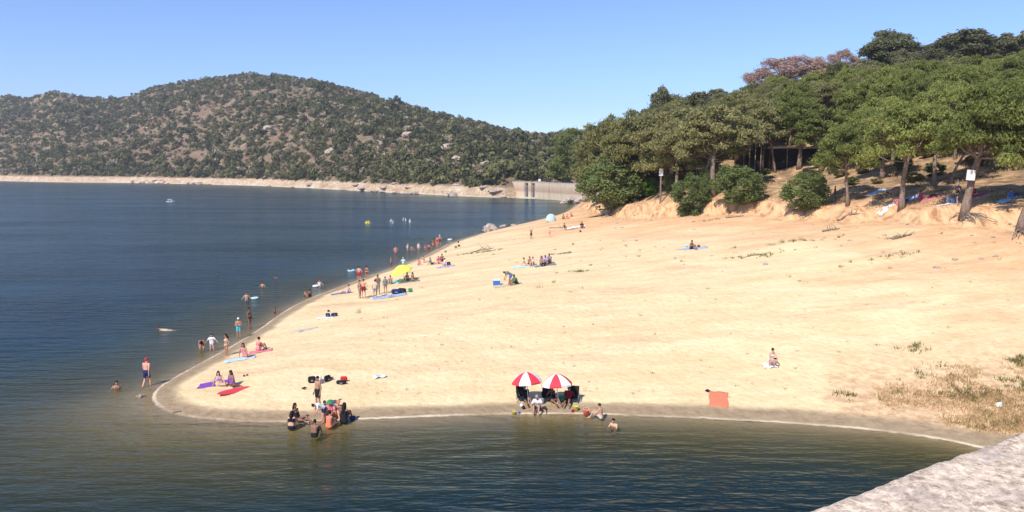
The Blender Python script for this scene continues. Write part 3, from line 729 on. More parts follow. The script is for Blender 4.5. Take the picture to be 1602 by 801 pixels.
for i, (a, b, dd, s) in enumerate(((718, 255, 480, 4.0), (762, 260, 430, 3), (640, 215, 640, 4), (425, 205, 800, 5), (520, 240, 640, 4), (700, 235, 560, 4))):
    pq = np.array([float(a)]); 
    # find where the hillside passes this pixel
    ds_ = np.linspace(float(dshore(a)) + 10, float(interp(a, RD)), 300); zs = far_z(np.full(300, float(a)), ds_); zt = CAMZ + (262 - b) * ds_ / F
    j = int(np.argmin(np.abs(zs - zt))); o = link('rock', RK[i % 4], None, ((a - CX) / F * ds_[j], ds_[j], zs[j] + s * .3), i); o.scale = (s, s, s)
    tag(o, 'pale granite outcrop showing between the trees of the far hill', 'rock', 'granite outcrops on the far hill')
rg = np.random.default_rng(77)
for i in range(70):
    a, b = rg.uniform(740, 1590), rg.uniform(344, 425)
    if rg.random() < .3: a, b = rg.uniform(890, 1120), rg.uniform(335, 360)
    rock(a, b, float(rg.uniform(.07, .22)), i, 'small brown stone lying loose on the upper beach', group='loose stones on the upper beach', sink=.2)
# grass and debris on the sand
def blades(name, pts, mat, label, H=.25, per=14, spread=.25, seed=1, wd=.012):
    rng = np.random.default_rng(seed); V = []; k = 0
    for (x_, y_, s_) in pts:
        n = per; a = rng.uniform(0, 6.28, n); r = rng.random(n) * spread * s_; bx = x_ + np.cos(a) * r; by = y_ + np.sin(a) * r * 1.0
        zz = fast(bx, by) - .01; h = H * s_ * rng.uniform(.5, 1.2, n); lx = rng.normal(0, .35, n) * h; ly = rng.normal(0, .35, n) * h; w_ = wd * s_ * rng.uniform(.7, 1.5, n)
        V.append(np.stack([np.stack([bx - w_, by, zz], 1), np.stack([bx + w_, by, zz], 1), np.stack([bx + lx, by + ly, zz + h], 1)], 1).reshape(-1, 3))
    V = np.concatenate(V); return tag(link(name, mesh_np(name, V, np.arange(len(V)).reshape(-1, 3), mat)), label, 'grass', kind='stuff')
rng = np.random.default_rng(21); pa = []; pb = []
for i in range(4200):
    a, b = rng.uniform(1375, 1700), rng.uniform(588, 700)
    if b < 603 + (1500 - a) * .08 + rng.uniform(-20, 10): continue
    p = at(a, b, 1); p = atz(a, b, 1.0)
    v = vnoise(p.x * .45, p.y * .45, 7)
    if v < .22 + rng.random() * .3: continue
    sd = fast([p.x], [p.y], True)[1][0]
    if sd < 1.6: continue
    (pb if rng.random() < .07 and v > .55 else pa).append((p.x, p.y, rng.uniform(.5, 1.5)))
for a, b in ((1590, 567), (1600, 560), (1592, 600), (1580, 597), (1500, 612), (1496, 618), (1530, 622), (1448, 587), (1545, 615), (1598, 612), (1602, 565)):
    p = G(a, b)
    for q in range(9): pb.append((p.x + rng.normal(0, .3), p.y + rng.normal(0, .3), rng.uniform(.7, 1.3)))
blades('dry_grass', pa, M_DRY, 'dry reddish grass on the near right corner of the beach', .15, 16, .38, 2, .014)
pc = []; pa2 = []
for i in range(260):
    a, b = rng.uniform(560, 1602), rng.uniform(365, 640)
    p = G(a, b); sd = fast([p.x], [p.y], True)[1][0]
    if sd > 2.5: (pc if i % 3 == 0 else pa2).append((p.x, p.y, rng.uniform(.3, .7) * (1 + (p.y > 60))))
for a, b, n, sp in ((1190, 400, 30, 1.6), (1430, 545, 16, .6), (1395, 400, 14, 1.4), (905, 425, 12, .6), (750, 395, 30, 1.6), (880, 397, 14, .8), (1235, 378, 26, 2.2), (1405, 372, 14, .9), (1110, 345, 16, 1.5), (1320, 620, 10, .5)):
    p = G(a, b)
    for q in range(n): pc.append((p.x + rng.normal(0, sp), p.y + rng.normal(0, .4), rng.uniform(.6, 1.3)))
blades('green_grass', pb + pc, M_GRN, 'sparse green and grey tufts growing through the sand', .22, 12, .25, 3, .014)
blades('dry_tufts', pa2, M_DRY, 'tiny dry tufts dotted over the open sand', .2, 10, .3, 8, .014)
# undergrowth in the wood
pd = []
for i in range(1500):
    a = rng.uniform(930, 1700); dd = rng.uniform(74, 150); x_ = (a - CX) / F * dd
    s = fast([x_], [dd], True)[2][0]
    if s > 2 and vnoise(np.array([x_ * .2]), np.array([dd * .2]), 3)[0] > .5: pd.append((x_, dd, rng.uniform(.8, 2.0)))
blades('undergrowth', pd, M_DRY, 'dry grass and weeds on the floor of the wood', .3, 14, .6, 4, .02)
# air between here and the far hills
t = NT('haze'); t.n.remove(t.b)
pv = t.N('ShaderNodeVolumePrincipled'); pv.inputs['Density'].default_value = .0002; pv.inputs['Color'].default_value = (.93, .96, 1, 1); pv.inputs['Anisotropy'].default_value = .3
t.L(pv.outputs[0], t.out.inputs['Volume'])
m = MB(); m.box((0, 900, 80), (4600, 2200, 196)); tag(m.build('haze', t.m), 'thin pale summer haze over the lake', kind='stuff')
# ---------------------------------------------------------------- people
V3 = Vector
def M2(d): return {'L': V3((-d[0], d[1], d[2])), 'R': V3(d)}
POSE = {}
def pose(name, pel, chest, neck, head, elb, wri, knee, ank, toe, face=(0, -1, 0), updn=0):
    g = lambda v: v if isinstance(v, dict) else M2(v)
    POSE[name] = dict(pel=V3(pel), chest=V3(chest), neck=V3(neck), head=V3(head), elb=g(elb), wri=g(wri), knee=g(knee), ank=g(ank), toe=g(toe), face=V3(face).normalized())
def LR(l, r): return {'L': V3(l), 'R': V3(r)}
pose('stand', (0, 0, .95), (0, .01, 1.30), (0, .01, 1.47), (0, -.01, 1.61), (.235, .03, 1.13), (.25, -.05, .88), LR((-.10, -.03, .50), (.11, .0, .50)), LR((-.11, .0, .08), (.13, .04, .08)), LR((-.13, -.15, .03), (.17, -.11, .03)))
pose('crossed', (0, 0, .95), (0, .01, 1.30), (0, .0, 1.47), (0, -.03, 1.61), (.24, -.04, 1.13), LR((.04, -.20, 1.16), (-.05, -.19, 1.20)), (.10, -.01, .50), (.11, .02, .08), (.13, -.13, .03))
pose('walk', (0, 0, .94), (0, -.03, 1.29), (0, -.04, 1.46), (0, -.07, 1.60), LR((-.24, .14, 1.14), (.24, -.10, 1.14)), LR((-.25, .16, .89), (.24, -.27, .95)), LR((-.10, -.17, .52), (.10, .02, .50)), LR((-.10, -.18, .10), (.10, .28, .13)), LR((-.11, -.33, .06), (.10, .18, .03)))
pose('wade', (0, 0, .95), (0, -.01, 1.30), (0, -.02, 1.47), (0, -.04, 1.61), (.33, -.02, 1.21), (.45, -.16, 1.08), (.12, -.03, .50), (.13, .02, .08), (.15, -.13, .03))
pose('hips', (0, 0, .95), (0, .01, 1.30), (0, .01, 1.47), (0, -.02, 1.61), (.36, .06, 1.16), (.19, -.06, .98), LR((-.12, -.03, .50), (.11, .01, .50)), LR((-.15, .0, .08), (.12, .04, .08)), LR((-.20, -.14, .03), (.15, -.12, .03)))
pose('armsup', (0, 0, .95), (0, .01, 1.30), (0, .01, 1.47), (0, -.01, 1.61), (.30, -.02, 1.56), (.27, -.08, 1.82), (.11, -.02, .50), (.14, .02, .08), (.16, -.13, .03))
pose('bend', (0, .16, .90), (0, -.18, 1.10), (0, -.33, 1.14), (0, -.46, 1.12), (.19, -.30, .83), (.13, -.42, .60), (.11, .04, .48), (.12, .05, .08), (.14, -.10, .03), (0, -.6, -.8))
pose('sitk', (0, .02, .13), (0, -.02, .48), (0, -.06, .65), (0, -.10, .79), (.22, -.24, .38), (.07, -.44, .36), (.12, -.40, .46), (.12, -.62, .08), (.13, -.77, .04))
pose('sitl', (0, 0, .13), (0, .14, .46), (0, .17, .62), (0, .15, .77), (.25, .31, .30), (.27, .40, .05), LR((-.11, -.44, .17), (.13, -.40, .30)), LR((-.12, -.87, .08), (.14, -.70, .08)), LR((-.14, -.93, .20), (.15, -.84, .04)))
pose('side', (0, 0, .13), (-.10, .06, .46), (-.12, .06, .63), (-.12, .03, .77), LR((-.36, .16, .32), (.14, -.16, .34)), LR((-.40, .22, .05), (.16, -.34, .22)), LR((.20, -.34, .15), (.30, -.28, .20)), LR((.42, -.05, .08), (.50, -.02, .08)), LR((.54, -.02, .04), (.62, .0, .05)))
pose('lie', (0, 0, .12), (0, .36, .14), (0, .53, .15), (0, .68, .15), (.29, .22, .07), (.27, -.02, .07), LR((-.10, -.43, .13), (.13, -.36, .34)), LR((-.11, -.86, .08), (.14, -.62, .08)), LR((-.14, -.90, .21), (.15, -.77, .04)), (0, .15, 1))
pose('prone', (0, 0, .12), (0, .36, .15), (0, .52, .22), (0, .64, .33), (.24, .50, .06), (.07, .70, .07), (.10, -.43, .08), (.10, -.85, .08), (.11, -1.0, .05), (0, 1, -.1))
pose('kneel', (0, .06, .34), (0, -.06, .68), (0, -.11, .85), (0, -.16, .99), (.25, -.26, .58), (.12, -.46, .40), (.15, -.34, .44), (.13, -.02, .08), (.14, -.18, .03))
pose('reach', (0, .04, .13), (0, -.10, .46), (0, -.17, .62), (0, -.24, .75), LR((-.26, -.30, .38), (.27, -.36, .48)), LR((-.22, -.55, .22), (.30, -.62, .42)), (.14, -.42, .36), (.12, -.60, .08), (.13, -.75, .04), (0, -.8, -.6))
_sp = {}
def unit_sphere():
    if 'v' not in _sp:
        import bmesh
        bm = bmesh.new(); bmesh.ops.create_uvsphere(bm, u_segments=14, v_segments=10, radius=1); bm.verts.ensure_lookup_table()
        _sp['v'] = [v.co.copy() for v in bm.verts]; _sp['f'] = [[v.index for v in f.verts] for f in bm.faces]; bm.free()
    return _sp
class Blob:
    def __init__(s): s.v = []; s.f = []
    def ball(s, c, r, sc=(1, 1, 1), M=None):
        u = unit_sphere(); n = len(s.v)
        for v in u['v']:
            w_ = V3((v.x * sc[0] * r, v.y * sc[1] * r, v.z * sc[2] * r));
            if M: w_ = M @ w_
            s.v.append(w_ + V3(c))
        s.f += [[i + n for i in f] for f in u['f']]
    def cap(s, a, ra, b, rb):
        a = V3(a); b = V3(b); s.ball(a, ra); s.ball(b, rb); m = MB(); m.tube([a, b], [ra, rb], 14); n = len(s.v); s.v += [V3(v) for v in m.v]; s.f += [[i + n for i in f] for f in m.f]
    def flatcap(s, a, b, r, wdir, wd):                 # two parallel capsules and one between: a wide limb
        o = V3(wdir) * wd
        for q in (-1, 0, 1): s.cap(V3(a) + o * q, r, V3(b) + o * q, r)
    def remesh(s, name, vox, smooth=2):
        me = bpy.data.meshes.new(name); me.from_pydata(s.v, [], s.f); o = bpy.data.objects.new('tmp', me); COL.objects.link(o)
        r = o.modifiers.new('r', 'REMESH'); r.mode = 'VOXEL'; r.voxel_size = vox
        if smooth: k = o.modifiers.new('s', 'SMOOTH'); k.factor = .5; k.iterations = smooth
        dg = bpy.context.evaluated_depsgraph_get(); res = bpy.data.meshes.new_from_object(o.evaluated_get(dg)); res.name = name
        bpy.data.objects.remove(o); bpy.data.meshes.remove(me)
        res.polygons.foreach_set('use_smooth', [True] * len(res.polygons)); return res
def joints(p, sex):
    j = POSE[p]; sw = .175 if sex == 'm' else .150; side = V3((1, 0, 0))
    ax = (j['neck'] - j['chest']).normalized(); top = j['neck'] - ax * .055
    sh = {'L': top - side * sw, 'R': top + side * sw}
    hp = {'L': j['pel'] - side * .085, 'R': j['pel'] + side * .085}
    return j, sh, hp, ax, side
def body_mesh(p, sex):
    j, sh, hp, ax, side = joints(p, sex); B = Blob(); m = sex == 'm'; tk = 1.0 if m else .9
    pel, ch, nk, hd = j['pel'], j['chest'], j['neck'], j['head']; waist = pel.lerp(ch, .42)
    B.flatcap(pel, waist, .098 if m else .10, side, .055 if m else .06); B.flatcap(waist, ch, .10 * tk, side, .06 if m else .035)
    B.flatcap(ch, ch.lerp(nk, .35), .105 * tk, side, .085 if m else .06); B.cap(sh['L'], .055 * tk, sh['R'], .055 * tk)
    fd = j['face'] - ax * j['face'].dot(ax)
    if not m and fd.length > .1:
        for q in (-1, 1): B.ball(ch + side * .065 * q + fd.normalized() * .085, .058)
    B.cap(nk - ax * .04, .056 * tk, nk.lerp(hd, .6), .052 * tk)
    up = (hd - nk).normalized(); f = (j['face'] - up * j['face'].dot(up)).normalized() if abs(j['face'].dot(up)) < .97 else j['face']
    u2 = f.cross(side).normalized(); u2 = u2 if u2.dot(up) > 0 else -u2
    B.ball(hd + u2 * .03 - f * .012, .093, (.86, 1.02, 1.0)); B.ball(hd - u2 * .035 + f * .028, .066, (.86, .9, 1))
    B.cap(hd + f * .088 + u2 * .012, .010, hd + f * .105 - u2 * .018, .015)
    for q in (-1, 1): B.ball(hd + side * .083 * q - u2 * .005, .022, (.5, 1, 1.3))
    for q in 'LR':
        sg = -1 if q == 'L' else 1; e, w_ = j['elb'][q], j['wri'][q]
        B.cap(sh[q], .050 * tk, e, .037 * tk); B.cap(e, .037 * tk, w_, .026 * tk)
        d = (w_ - e).normalized(); sd = side - d * side.dot(d); sd = sd.normalized() if sd.length > .2 else V3((0, 0, 1)); nn = d.cross(sd).normalized(); lat = nn
        pc = w_ + d * .05
        for k in (-1, 0, 1): B.cap(w_ + d * .01 + lat * .012 * k, .017, w_ + d * .085 + lat * .026 * k, .015)
        for k, L in ((-1.5, .055), (-.5, .068), (.5, .074), (1.5, .062)):
            a = w_ + d * .09 + lat * .021 * k; b = a + d * L * .6 + lat * .004 * k; c = b + (d * .8 - sd * sg * .5).normalized() * L * .5
            B.cap(a, .0105, b, .0095); B.cap(b, .0095, c, .0085)
        a = w_ + d * .03 + lat * .03 * 1; b = a + (d * .5 + lat * .8).normalized() * .045; B.cap(a, .013, b, .0105); B.cap(b, .0105, b + d * .03, .009)
        kn, an, to = j['knee'][q], j['ank'][q], j['toe'][q]
        B.cap(hp[q], .088 if m else .092, hp[q].lerp(kn, .5), .073); B.cap(hp[q].lerp(kn, .5), .073, kn, .052 * tk)
        cf = kn.lerp(an, .33); B.cap(kn, .052 * tk, cf, .054 * tk); B.cap(cf, .054 * tk, an, .034)
        ft = (to - an).normalized(); B.cap(an - ft * .03, .034, to - ft * .03, .026)
        for k in range(-2, 3): B.cap(to - ft * .03 + side * .016 * k, .014, to + ft * (.012 - .006 * abs(k)) + side * .017 * k, .011)
    return B.remesh('body_' + p, .0125)
def eyes_mesh(p, sex):
    j, sh, hp, ax, side = joints(p, sex); hd = j['head']; up = (hd - j['neck']).normalized(); f = (j['face'] - up * j['face'].dot(up)); f = f.normalized() if f.length > .2 else j['face']
    u2 = f.cross(side).normalized(); u2 = u2 if u2.dot(up) > 0 else -u2; B = Blob()
    for q in (-1, 1): B.ball(hd + f * .078 + side * .031 * q + u2 * .022, .012)
    B.cap(hd + f * .086 - u2 * .045 - side * .018, .006, hd + f * .086 - u2 * .045 + side * .018, .006)
    me = bpy.data.meshes.new('face'); me.from_pydata(B.v, [], B.f); return me
def part_mesh(p, sex, what):
    j, sh, hp, ax, side = joints(p, sex); B = Blob(); m = sex == 'm'; tk = 1.0 if m else .9
    pel, ch, nk, hd = j['pel'], j['chest'], j['neck'], j['head']; waist = pel.lerp(ch, .42)
    up = (hd - nk).normalized(); f = (j['face'] - up * j['face'].dot(up)); f = f.normalized() if f.length > .2 else j['face']
    u2 = f.cross(side).normalized(); u2 = u2 if u2.dot(up) > 0 else -u2; g = .016
    if what in ('trunks', 'bikini_bottom', 'swimsuit', 'leggings'):
        B.flatcap(pel - ax * .01, pel.lerp(waist, .62 if what == 'trunks' else .25), .098 + g, side, .058)
        L = {'trunks': .62, 'bikini_bottom': .06, 'swimsuit': .06, 'leggings': 1}[what]
        for q in 'LR':
            kn = j['knee'][q]; B.cap(hp[q], .092 + g, hp[q].lerp(kn, L * .5), (.075 if L > .2 else .088) + g); B.cap(hp[q].lerp(kn, L * .5), .075 + g if L > .2 else .088 + g, hp[q].lerp(kn, L), (.062 if L > .2 else .086) + g)
    if what == 'swimsuit': B.flatcap(pel, ch, .10 + g * .8, side, .05); B.flatcap(ch, ch.lerp(nk, .2), .105 * tk + g * .8, side, .06)
    if what == 'bikini_top':
        B.flatcap(ch - ax * .015, ch + ax * .02, .105 * tk + g, side, .062)
        fd = j['face'] - ax * j['face'].dot(ax)
        if fd.length > .1:
            for q in (-1, 1): B.ball(ch + side * .065 * q + fd.normalized() * .088, .066)
    if what == 't_shirt':
        B.flatcap(pel, waist, .105 + g, side, .058); B.flatcap(waist, ch, .10 + g, side, .062); B.flatcap(ch, ch.lerp(nk, .35), .105 * tk + g, side, .08); B.cap(sh['L'], .058 + g, sh['R'], .058 + g)
        for q in 'LR': B.cap(sh[q], .055 + g, sh[q].lerp(j['elb'][q], .6), .05 + g)
    if what in ('short_hair', 'long_hair', 'cap', 'tied_hair', 'wide_hat'):
        B.ball(hd + u2 * .042 - f * .022, .100, (.88, 1.0, .98))
    if what == 'long_hair':
        B.cap(hd - f * .055, .078, nk - f * .085 - up * .0, .07); B.cap(nk - f * .085, .075, nk - f * .10 - ax * .16, .055)
        for q in (-1, 1): B.cap(hd + side * .07 * q - f * .02, .035, nk + side * .085 * q - f * .03, .03)
    if what == 'tied_hair': B.ball(hd + u2 * .10 - f * .09, .045)
    if what == 'cap': B.cap(hd + u2 * .055 + f * .08 - side * .03, .022, hd + u2 * .05 + f * .13 - side * .02, .014); B.cap(hd + u2 * .055 + f * .08 + side * .03, .022, hd + u2 * .05 + f * .13 + side * .02, .014); B.cap(hd + u2 * .05 + f * .13 - side * .02, .014, hd + u2 * .05 + f * .13 + side * .02, .014)
    if what == 'wide_hat':
        for k in range(14):
            a = 6.283 * k / 14; B.cap(hd + u2 * .06, .03, hd + u2 * .055 + (side * math.cos(a) + f * math.sin(a)) * .18, .018)
    return B.remesh(what, .017, 2)
_pm = {}
def pm(p, sex, what):
    k = (p, sex, what)
    if k not in _pm:
        _pm[k] = body_mesh(p, sex) if what == 'body' else eyes_mesh(p, sex) if what == 'face' else part_mesh(p, sex, what)
        if not _pm[k].materials: _pm[k].materials.append(None)
    return _pm[k]
def skin(name, c): 
    t = NT(name); n = t.noise(t.coord(), 7, 3); t.col(t.ramp(n, [(.3, tuple(x * .86 for x in c)), (.7, tuple(min(1, x * 1.08) for x in c))]), .55, .35)
    t.b.inputs['Subsurface Weight'].default_value = .05; return t.m
SKIN = {'fair': skin('fair_skin', (.56, .32, .22)), 'tan': skin('tanned_skin', (.42, .22, .135)), 'brown': skin('brown_skin', (.25, .125, .078)), 'pink': skin('pink_skin', (.62, .30, .22))}
CLOTH = {}
def cloth(c):
    PAL = {'black': (.018, .018, .022), 'navy': (.02, .035, .11), 'blue': (.05, .16, .42), 'teal': (.12, .47, .50), 'red': (.55, .03, .03), 'pink': (.68, .20, .24), 'white': (.72, .72, .72), 'grey': (.22, .22, .24),
           'darkred': (.22, .02, .03), 'purple': (.20, .07, .38), 'yellow': (.70, .60, .08), 'green': (.05, .22, .10), 'orange': (.75, .20, .08), 'lightblue': (.35, .58, .75), 'brown': (.10, .055, .035), 'magenta': (.50, .05, .18), 'beige': (.55, .44, .32), 'darkhair': (.02, .014, .011), 'brownhair': (.06, .032, .02), 'fairhair': (.28, .17, .08), 'greyhair': (.3, .28, .26), 'lilac': (.42, .32, .58), 'coral': (.80, .21, .12), 'mint': (.45, .68, .66)}
    if c not in CLOTH: CLOTH[c] = simple(c + '_cloth' if 'hair' not in c else c, PAL[c], .85, .22, 22, .25, .15)
    return CLOTH[c]
M_FACE = simple('eye_dark', (.03, .015, .012), .5)
def person(loc, p, sex, sk, hair, hairc, wear, rz, label, h=1.0, group=None):
    o = link('person', pm(p, sex, 'body'), None, loc, R(rz)); o.scale = (h, h, h); tag(o, label, 'person', group)
    o.material_slots[0].link = 'OBJECT'; o.material_slots[0].material = SKIN[sk]
    def pt(nm, what, m):
        c = link(nm, pm(p, sex, what), o); c.material_slots[0].link = 'OBJECT'; c.material_slots[0].material = m
    pt({'cap': 'cap', 'wide_hat': 'sun_hat'}.get(hair, 'hair'), hair, cloth(hairc)); pt('eyes', 'face', M_FACE)
    for w_, c in wear: pt(w_, w_, cloth(c))
    return o
def PW(px, py, sink, *a, **k):              # standing or sitting in the water: py is where the water cuts the body
    q = atz(px, py, 0); return person((q.x, q.y, -sink), *a, **k)
def PG(px, py, *a, **k):                    # on the sand: py is the lowest point
    q = G(px, py); return person((q.x, q.y, q.z - .01), *a, **k)
BK_ = [('bikini_top', 'black'), ('bikini_bottom', 'black')]
def bik(c): return [('bikini_top', c), ('bikini_bottom', c)]
def tr(c): return [('trunks', c)]
def suit(c): return [('swimsuit', c)]
m, f = 'm', 'f'
# in and beside the water, from the tip upwards
PW(230, 603, .22, 'walk', m, 'pink', 'cap', 'red', tr('navy'), 172, 'man in a red cap and navy shorts wading away by the sand tip', h=1.08)
PW(183, 607, 1.30, 'wade', m, 'tan', 'short_hair', 'darkhair', tr('navy'), 30, 'dark-haired bather up to the chest, left of the man in the red cap')
q = atz(252, 517, 0); person((q.x + .5, q.y, -.12), 'prone', f, 'fair', 'short_hair', 'brownhair', suit('beige'), 95, 'pale swimmer stretched out alone left of the wading group')
PW(316, 546, .48, 'bend', f, 'tan', 'tied_hair', 'darkhair', suit('black'), 20, 'woman in a black swimsuit bending knee-deep in the water', h=.98)
PW(332, 547, .42, 'wade', f, 'fair', 'long_hair', 'darkhair', [('t_shirt', 'white'), ('bikini_bottom', 'blue')], 10, 'girl in a white top wading with blue armlets beside the bending woman', h=.9)
PW(355, 560, .05, 'hips', f, 'tan', 'long_hair', 'darkhair', bik('beige'), -50, 'long-haired woman in a beige bikini standing at the waterline by the blue and white towel', h=.98)
PW(374, 528, .16, 'crossed', m, 'tan', 'cap', 'white', tr('teal'), 12, 'man in a white cap and teal shorts with folded arms in shallow water', h=.98)
PW(391, 513, .10, 'stand', f, 'brown', 'tied_hair', 'darkhair', bik('brown'), 70, 'slim woman standing sideways in the shallows behind the man in teal shorts')
PW(386, 471, .80, 'wade', m, 'fair', 'short_hair', 'darkhair', tr('grey'), 20, 'pale bather waist-deep beside a pale float', h=.95)
PW(411, 449, 1.15, 'wade', m, 'tan', 'short_hair', 'darkhair', tr('navy'), -20, 'bather up to the chest between the waist-deep pale man and the waterline', h=1)
PW(430, 489, .05, 'sitk', f, 'brown', 'short_hair', 'darkhair', suit('navy'), 60, 'small child sitting alone at the waterline below the two sitting bathers', h=.6)
PW(341, 430, 1.46, 'wade', m, 'brown', 'short_hair', 'darkhair', tr('navy'), 0, 'swimmer showing only a dark head, farthest out of the bathers on the left')
PW(432, 435, 1.40, 'wade', m, 'brown', 'short_hair', 'darkhair', tr('navy'), 0, 'dark head of a swimmer farther out than the chest-deep bather')
PW(500, 447, 1.02, 'wade', f, 'fair', 'tied_hair', 'brownhair', suit('white'), 0, 'pale bather waist-deep off the towel of the woman lying by the water', h=.98)
PW(478, 463, .10, 'sitk', m, 'tan', 'short_hair', 'darkhair', tr('navy'), 40, 'left one of two bathers sitting in the shallows', h=.8)
PW(485, 463, .06, 'sitk', f, 'brown', 'long_hair', 'darkhair', suit('black'), -30, 'right one of two bathers sitting in the shallows', h=.85)
PW(546, 424, 1.1, 'wade', m, 'brown', 'short_hair', 'darkhair', tr('navy'), 30, 'bather in deeper water left of the standing couple', h=.95)
PW(562, 436, .35, 'hips', m, 'pink', 'short_hair', 'darkhair', tr('red'), 170, 'pink-backed man in red trunks standing in the water, left of a couple', h=1.04)
PW(574, 436, .30, 'stand', f, 'tan', 'short_hair', 'darkhair', bik('darkred'), 150, 'slim tanned woman standing in the water, right of a couple', h=1.04)
PW(612, 421, .25, 'stand', m, 'tan', 'short_hair', 'fairhair', tr('black'), 90, 'man in black shorts standing in the shallows left of the yellow parasol')
PW(631, 415, .62, 'wade', m, 'fair', 'cap', 'white', [('t_shirt', 'mint')], 0, 'bather in a pale top standing just behind the yellow parasol', h=.95)
PW(619, 395, .75, 'hips', f, 'pink', 'short_hair', 'darkhair', suit('pink'), 10, 'woman in a pink swimsuit thigh-deep behind the yellow parasol', h=1)
PW(638, 393, .45, 'wade', f, 'fair', 'short_hair', 'fairhair', suit('white'), 50, 'pale woman in white holding out her arms in the water', h=1)
PW(645, 391, 1.05, 'wade', f, 'fair', 'short_hair', 'darkhair', bik('black'), 0, 'dark-haired bather waist-deep between the two pale ones', h=.95)
PW(655, 391, .5, 'stand', f, 'fair', 'short_hair', 'darkhair', suit('white'), 20, 'pale dark-haired woman standing in the water, right of the pale pair', h=1)
PW(666, 391, .5, 'stand', f, 'pink', 'short_hair', 'brownhair', bik('darkred'), 30, 'child standing in the water left of the red-brown family', h=.8)
PW(671, 391, .5, 'wade', m, 'tan', 'short_hair', 'darkhair', tr('darkred'), 0, 'boy standing in the water at the left edge of the red-brown family', h=.85)
PW(678, 389, .15, 'walk', m, 'brown', 'short_hair', 'darkhair', tr('orange'), 30, 'tanned man in orange shorts stepping out of the water, middle of the family', h=1.0)
PW(684, 386, .10, 'stand', f, 'pink', 'tied_hair', 'brownhair', suit('red'), 0, 'woman in a red swimsuit standing at the waterline with the family')
PW(688, 384, .05, 'hips', m, 'tan', 'cap', 'white', tr('darkred'), -20, 'man in a white cap and dark red shorts, rightmost standing at the far waterline', h=1.05)
for i, (a, b, s) in enumerate(((573.5, 350, 1.25), (577, 350, 1.2), (612, 347, 1.3), (615, 350, 1.3), (631, 345, 1.3), (634.5, 345.5, 1.35), (641, 348, 1.15))):
    PW(a, b, s, 'wade', 'mf'[i % 2], 'fair', 'cap', ['yellow', 'yellow', 'white', 'mint', 'white', 'white', 'mint'][i], [('t_shirt', ['yellow', 'yellow', 'white', 'mint', 'white', 'white', 'mint'][i])], 20 * i,
       ['left head of the two swimmers in yellow caps far out', 'right head of the two swimmers in yellow caps far out', 'swimmer in a white cap, farther one of the pair right of the yellow caps', 'swimmer in a pale green cap, nearer one of the pair right of the yellow caps',
        'leftmost of the three far swimmers nearest the dam', 'middle one of the three far swimmers nearest the dam', 'rightmost and palest of the three far swimmers nearest the dam'][i], h=1.15)
# on the sand near the tip
PG(346, 604, 'side', f, 'fair', 'long_hair', 'darkhair', bik('lilac'), 30, 'woman leaning back at the left on the purple towel, dark hair', h=1.0)
PG(364, 604, 'side', f, 'brown', 'long_hair', 'darkhair', suit('purple'), -15, 'darker woman in purple sitting at the right on the purple towel', h=1.02)
PG(384, 559, 'side', f, 'tan', 'long_hair', 'darkhair', suit('pink'), 10, 'woman in a pink swimsuit reclining on the blue and white towel', h=1.08)
PG(404, 549, 'sitk', f, 'pink', 'tied_hair', 'darkhair', bik('pink'), 150, 'woman seated with her back turned on the pink towel near the tip', h=1.05)
PG(563, 467, 'stand', m, 'tan', 'short_hair', 'darkhair', tr('beige'), 60, 'man in beige shorts at the left end of the standing group of five', h=1.0)
PG(569, 467, 'hips', m, 'pink', 'short_hair', 'brownhair', tr('darkred'), 178, 'broad pink-backed man in dark red shorts in the standing group', h=1.06)
PG(587, 466, 'stand', f, 'tan', 'short_hair', 'darkhair', [('t_shirt', 'beige'), ('trunks', 'grey')], 175, 'person in a beige top and grey shorts in the standing group, back turned', h=1.0)
PG(591.5, 461, 'crossed', m, 'brown', 'short_hair', 'darkhair', tr('grey'), 0, 'tallest dark-haired man in the standing group, behind the beige top', h=1.1)
PG(603, 460, 'stand', f, 'tan', 'short_hair', 'darkhair', [('t_shirt', 'grey'), ('bikini_bottom', 'black')], 20, 'slim woman in a grey top standing at the edge of the blue towel', h=.96)
PG(543, 459, 'sitl', f, 'fair', 'tied_hair', 'darkhair', suit('lilac'), -80, 'woman reclining on the small blue towel by the water', h=1.0)
PG(611, 444, 'sitk', m, 'tan', 'short_hair', 'brownhair', tr('teal'), 0, 'person sitting on the turquoise towel left of the yellow parasol', h=1.0)
PG(638, 440, 'sitk', m, 'brown', 'short_hair', 'darkhair', tr('green'), -30, 'dark man seated just under the right edge of the yellow parasol', h=1.05)
PG(646, 439, 'side', f, 'tan', 'long_hair', 'darkhair', bik('brown'), -40, 'tanned woman seated to the right of the man under the yellow parasol', h=1.0)
PG(655, 415, 'sitk', f, 'pink', 'short_hair', 'darkhair', suit('lilac'), 30, 'woman in lilac sitting by the water right of the yellow parasol', h=1)
PG(664, 411, 'sitl', f, 'fair', 'short_hair', 'brownhair', bik('pink'), 60, 'fair woman reclining on the sand by the water between two sitting groups', h=1)
PG(675, 414, 'sitl', m, 'tan', 'short_hair', 'darkhair', [('t_shirt', 'grey'), ('trunks', 'black')], 80, 'man in grey lying back at the left of the sitting cluster', h=1)
PG(686, 413, 'sitk', f, 'pink', 'tied_hair', 'darkhair', [('t_shirt', 'magenta')], 10, 'woman in magenta in the middle of the sitting cluster by the water', h=1.05)
PG(692, 409, 'sitk', m, 'brown', 'short_hair', 'darkhair', tr('darkred'), -20, 'dark man at the back of the sitting cluster by the water', h=1.1)
PG(696, 416, 'side', f, 'fair', 'short_hair', 'darkhair', [('t_shirt', 'white'), ('trunks', 'black')], -60, 'person in white lying in front of the sitting cluster by the water', h=1.05)
PG(831, 374, 'armsup', m, 'brown', 'short_hair', 'darkhair', tr('black'), 20, 'child in black trunks with raised arms on the upper beach', h=.82)
PG(860, 371, 'stand', f, 'pink', 'short_hair', 'brownhair', suit('pink'), 0, 'small child in pink on the upper beach below the pale dome tent', h=.6)
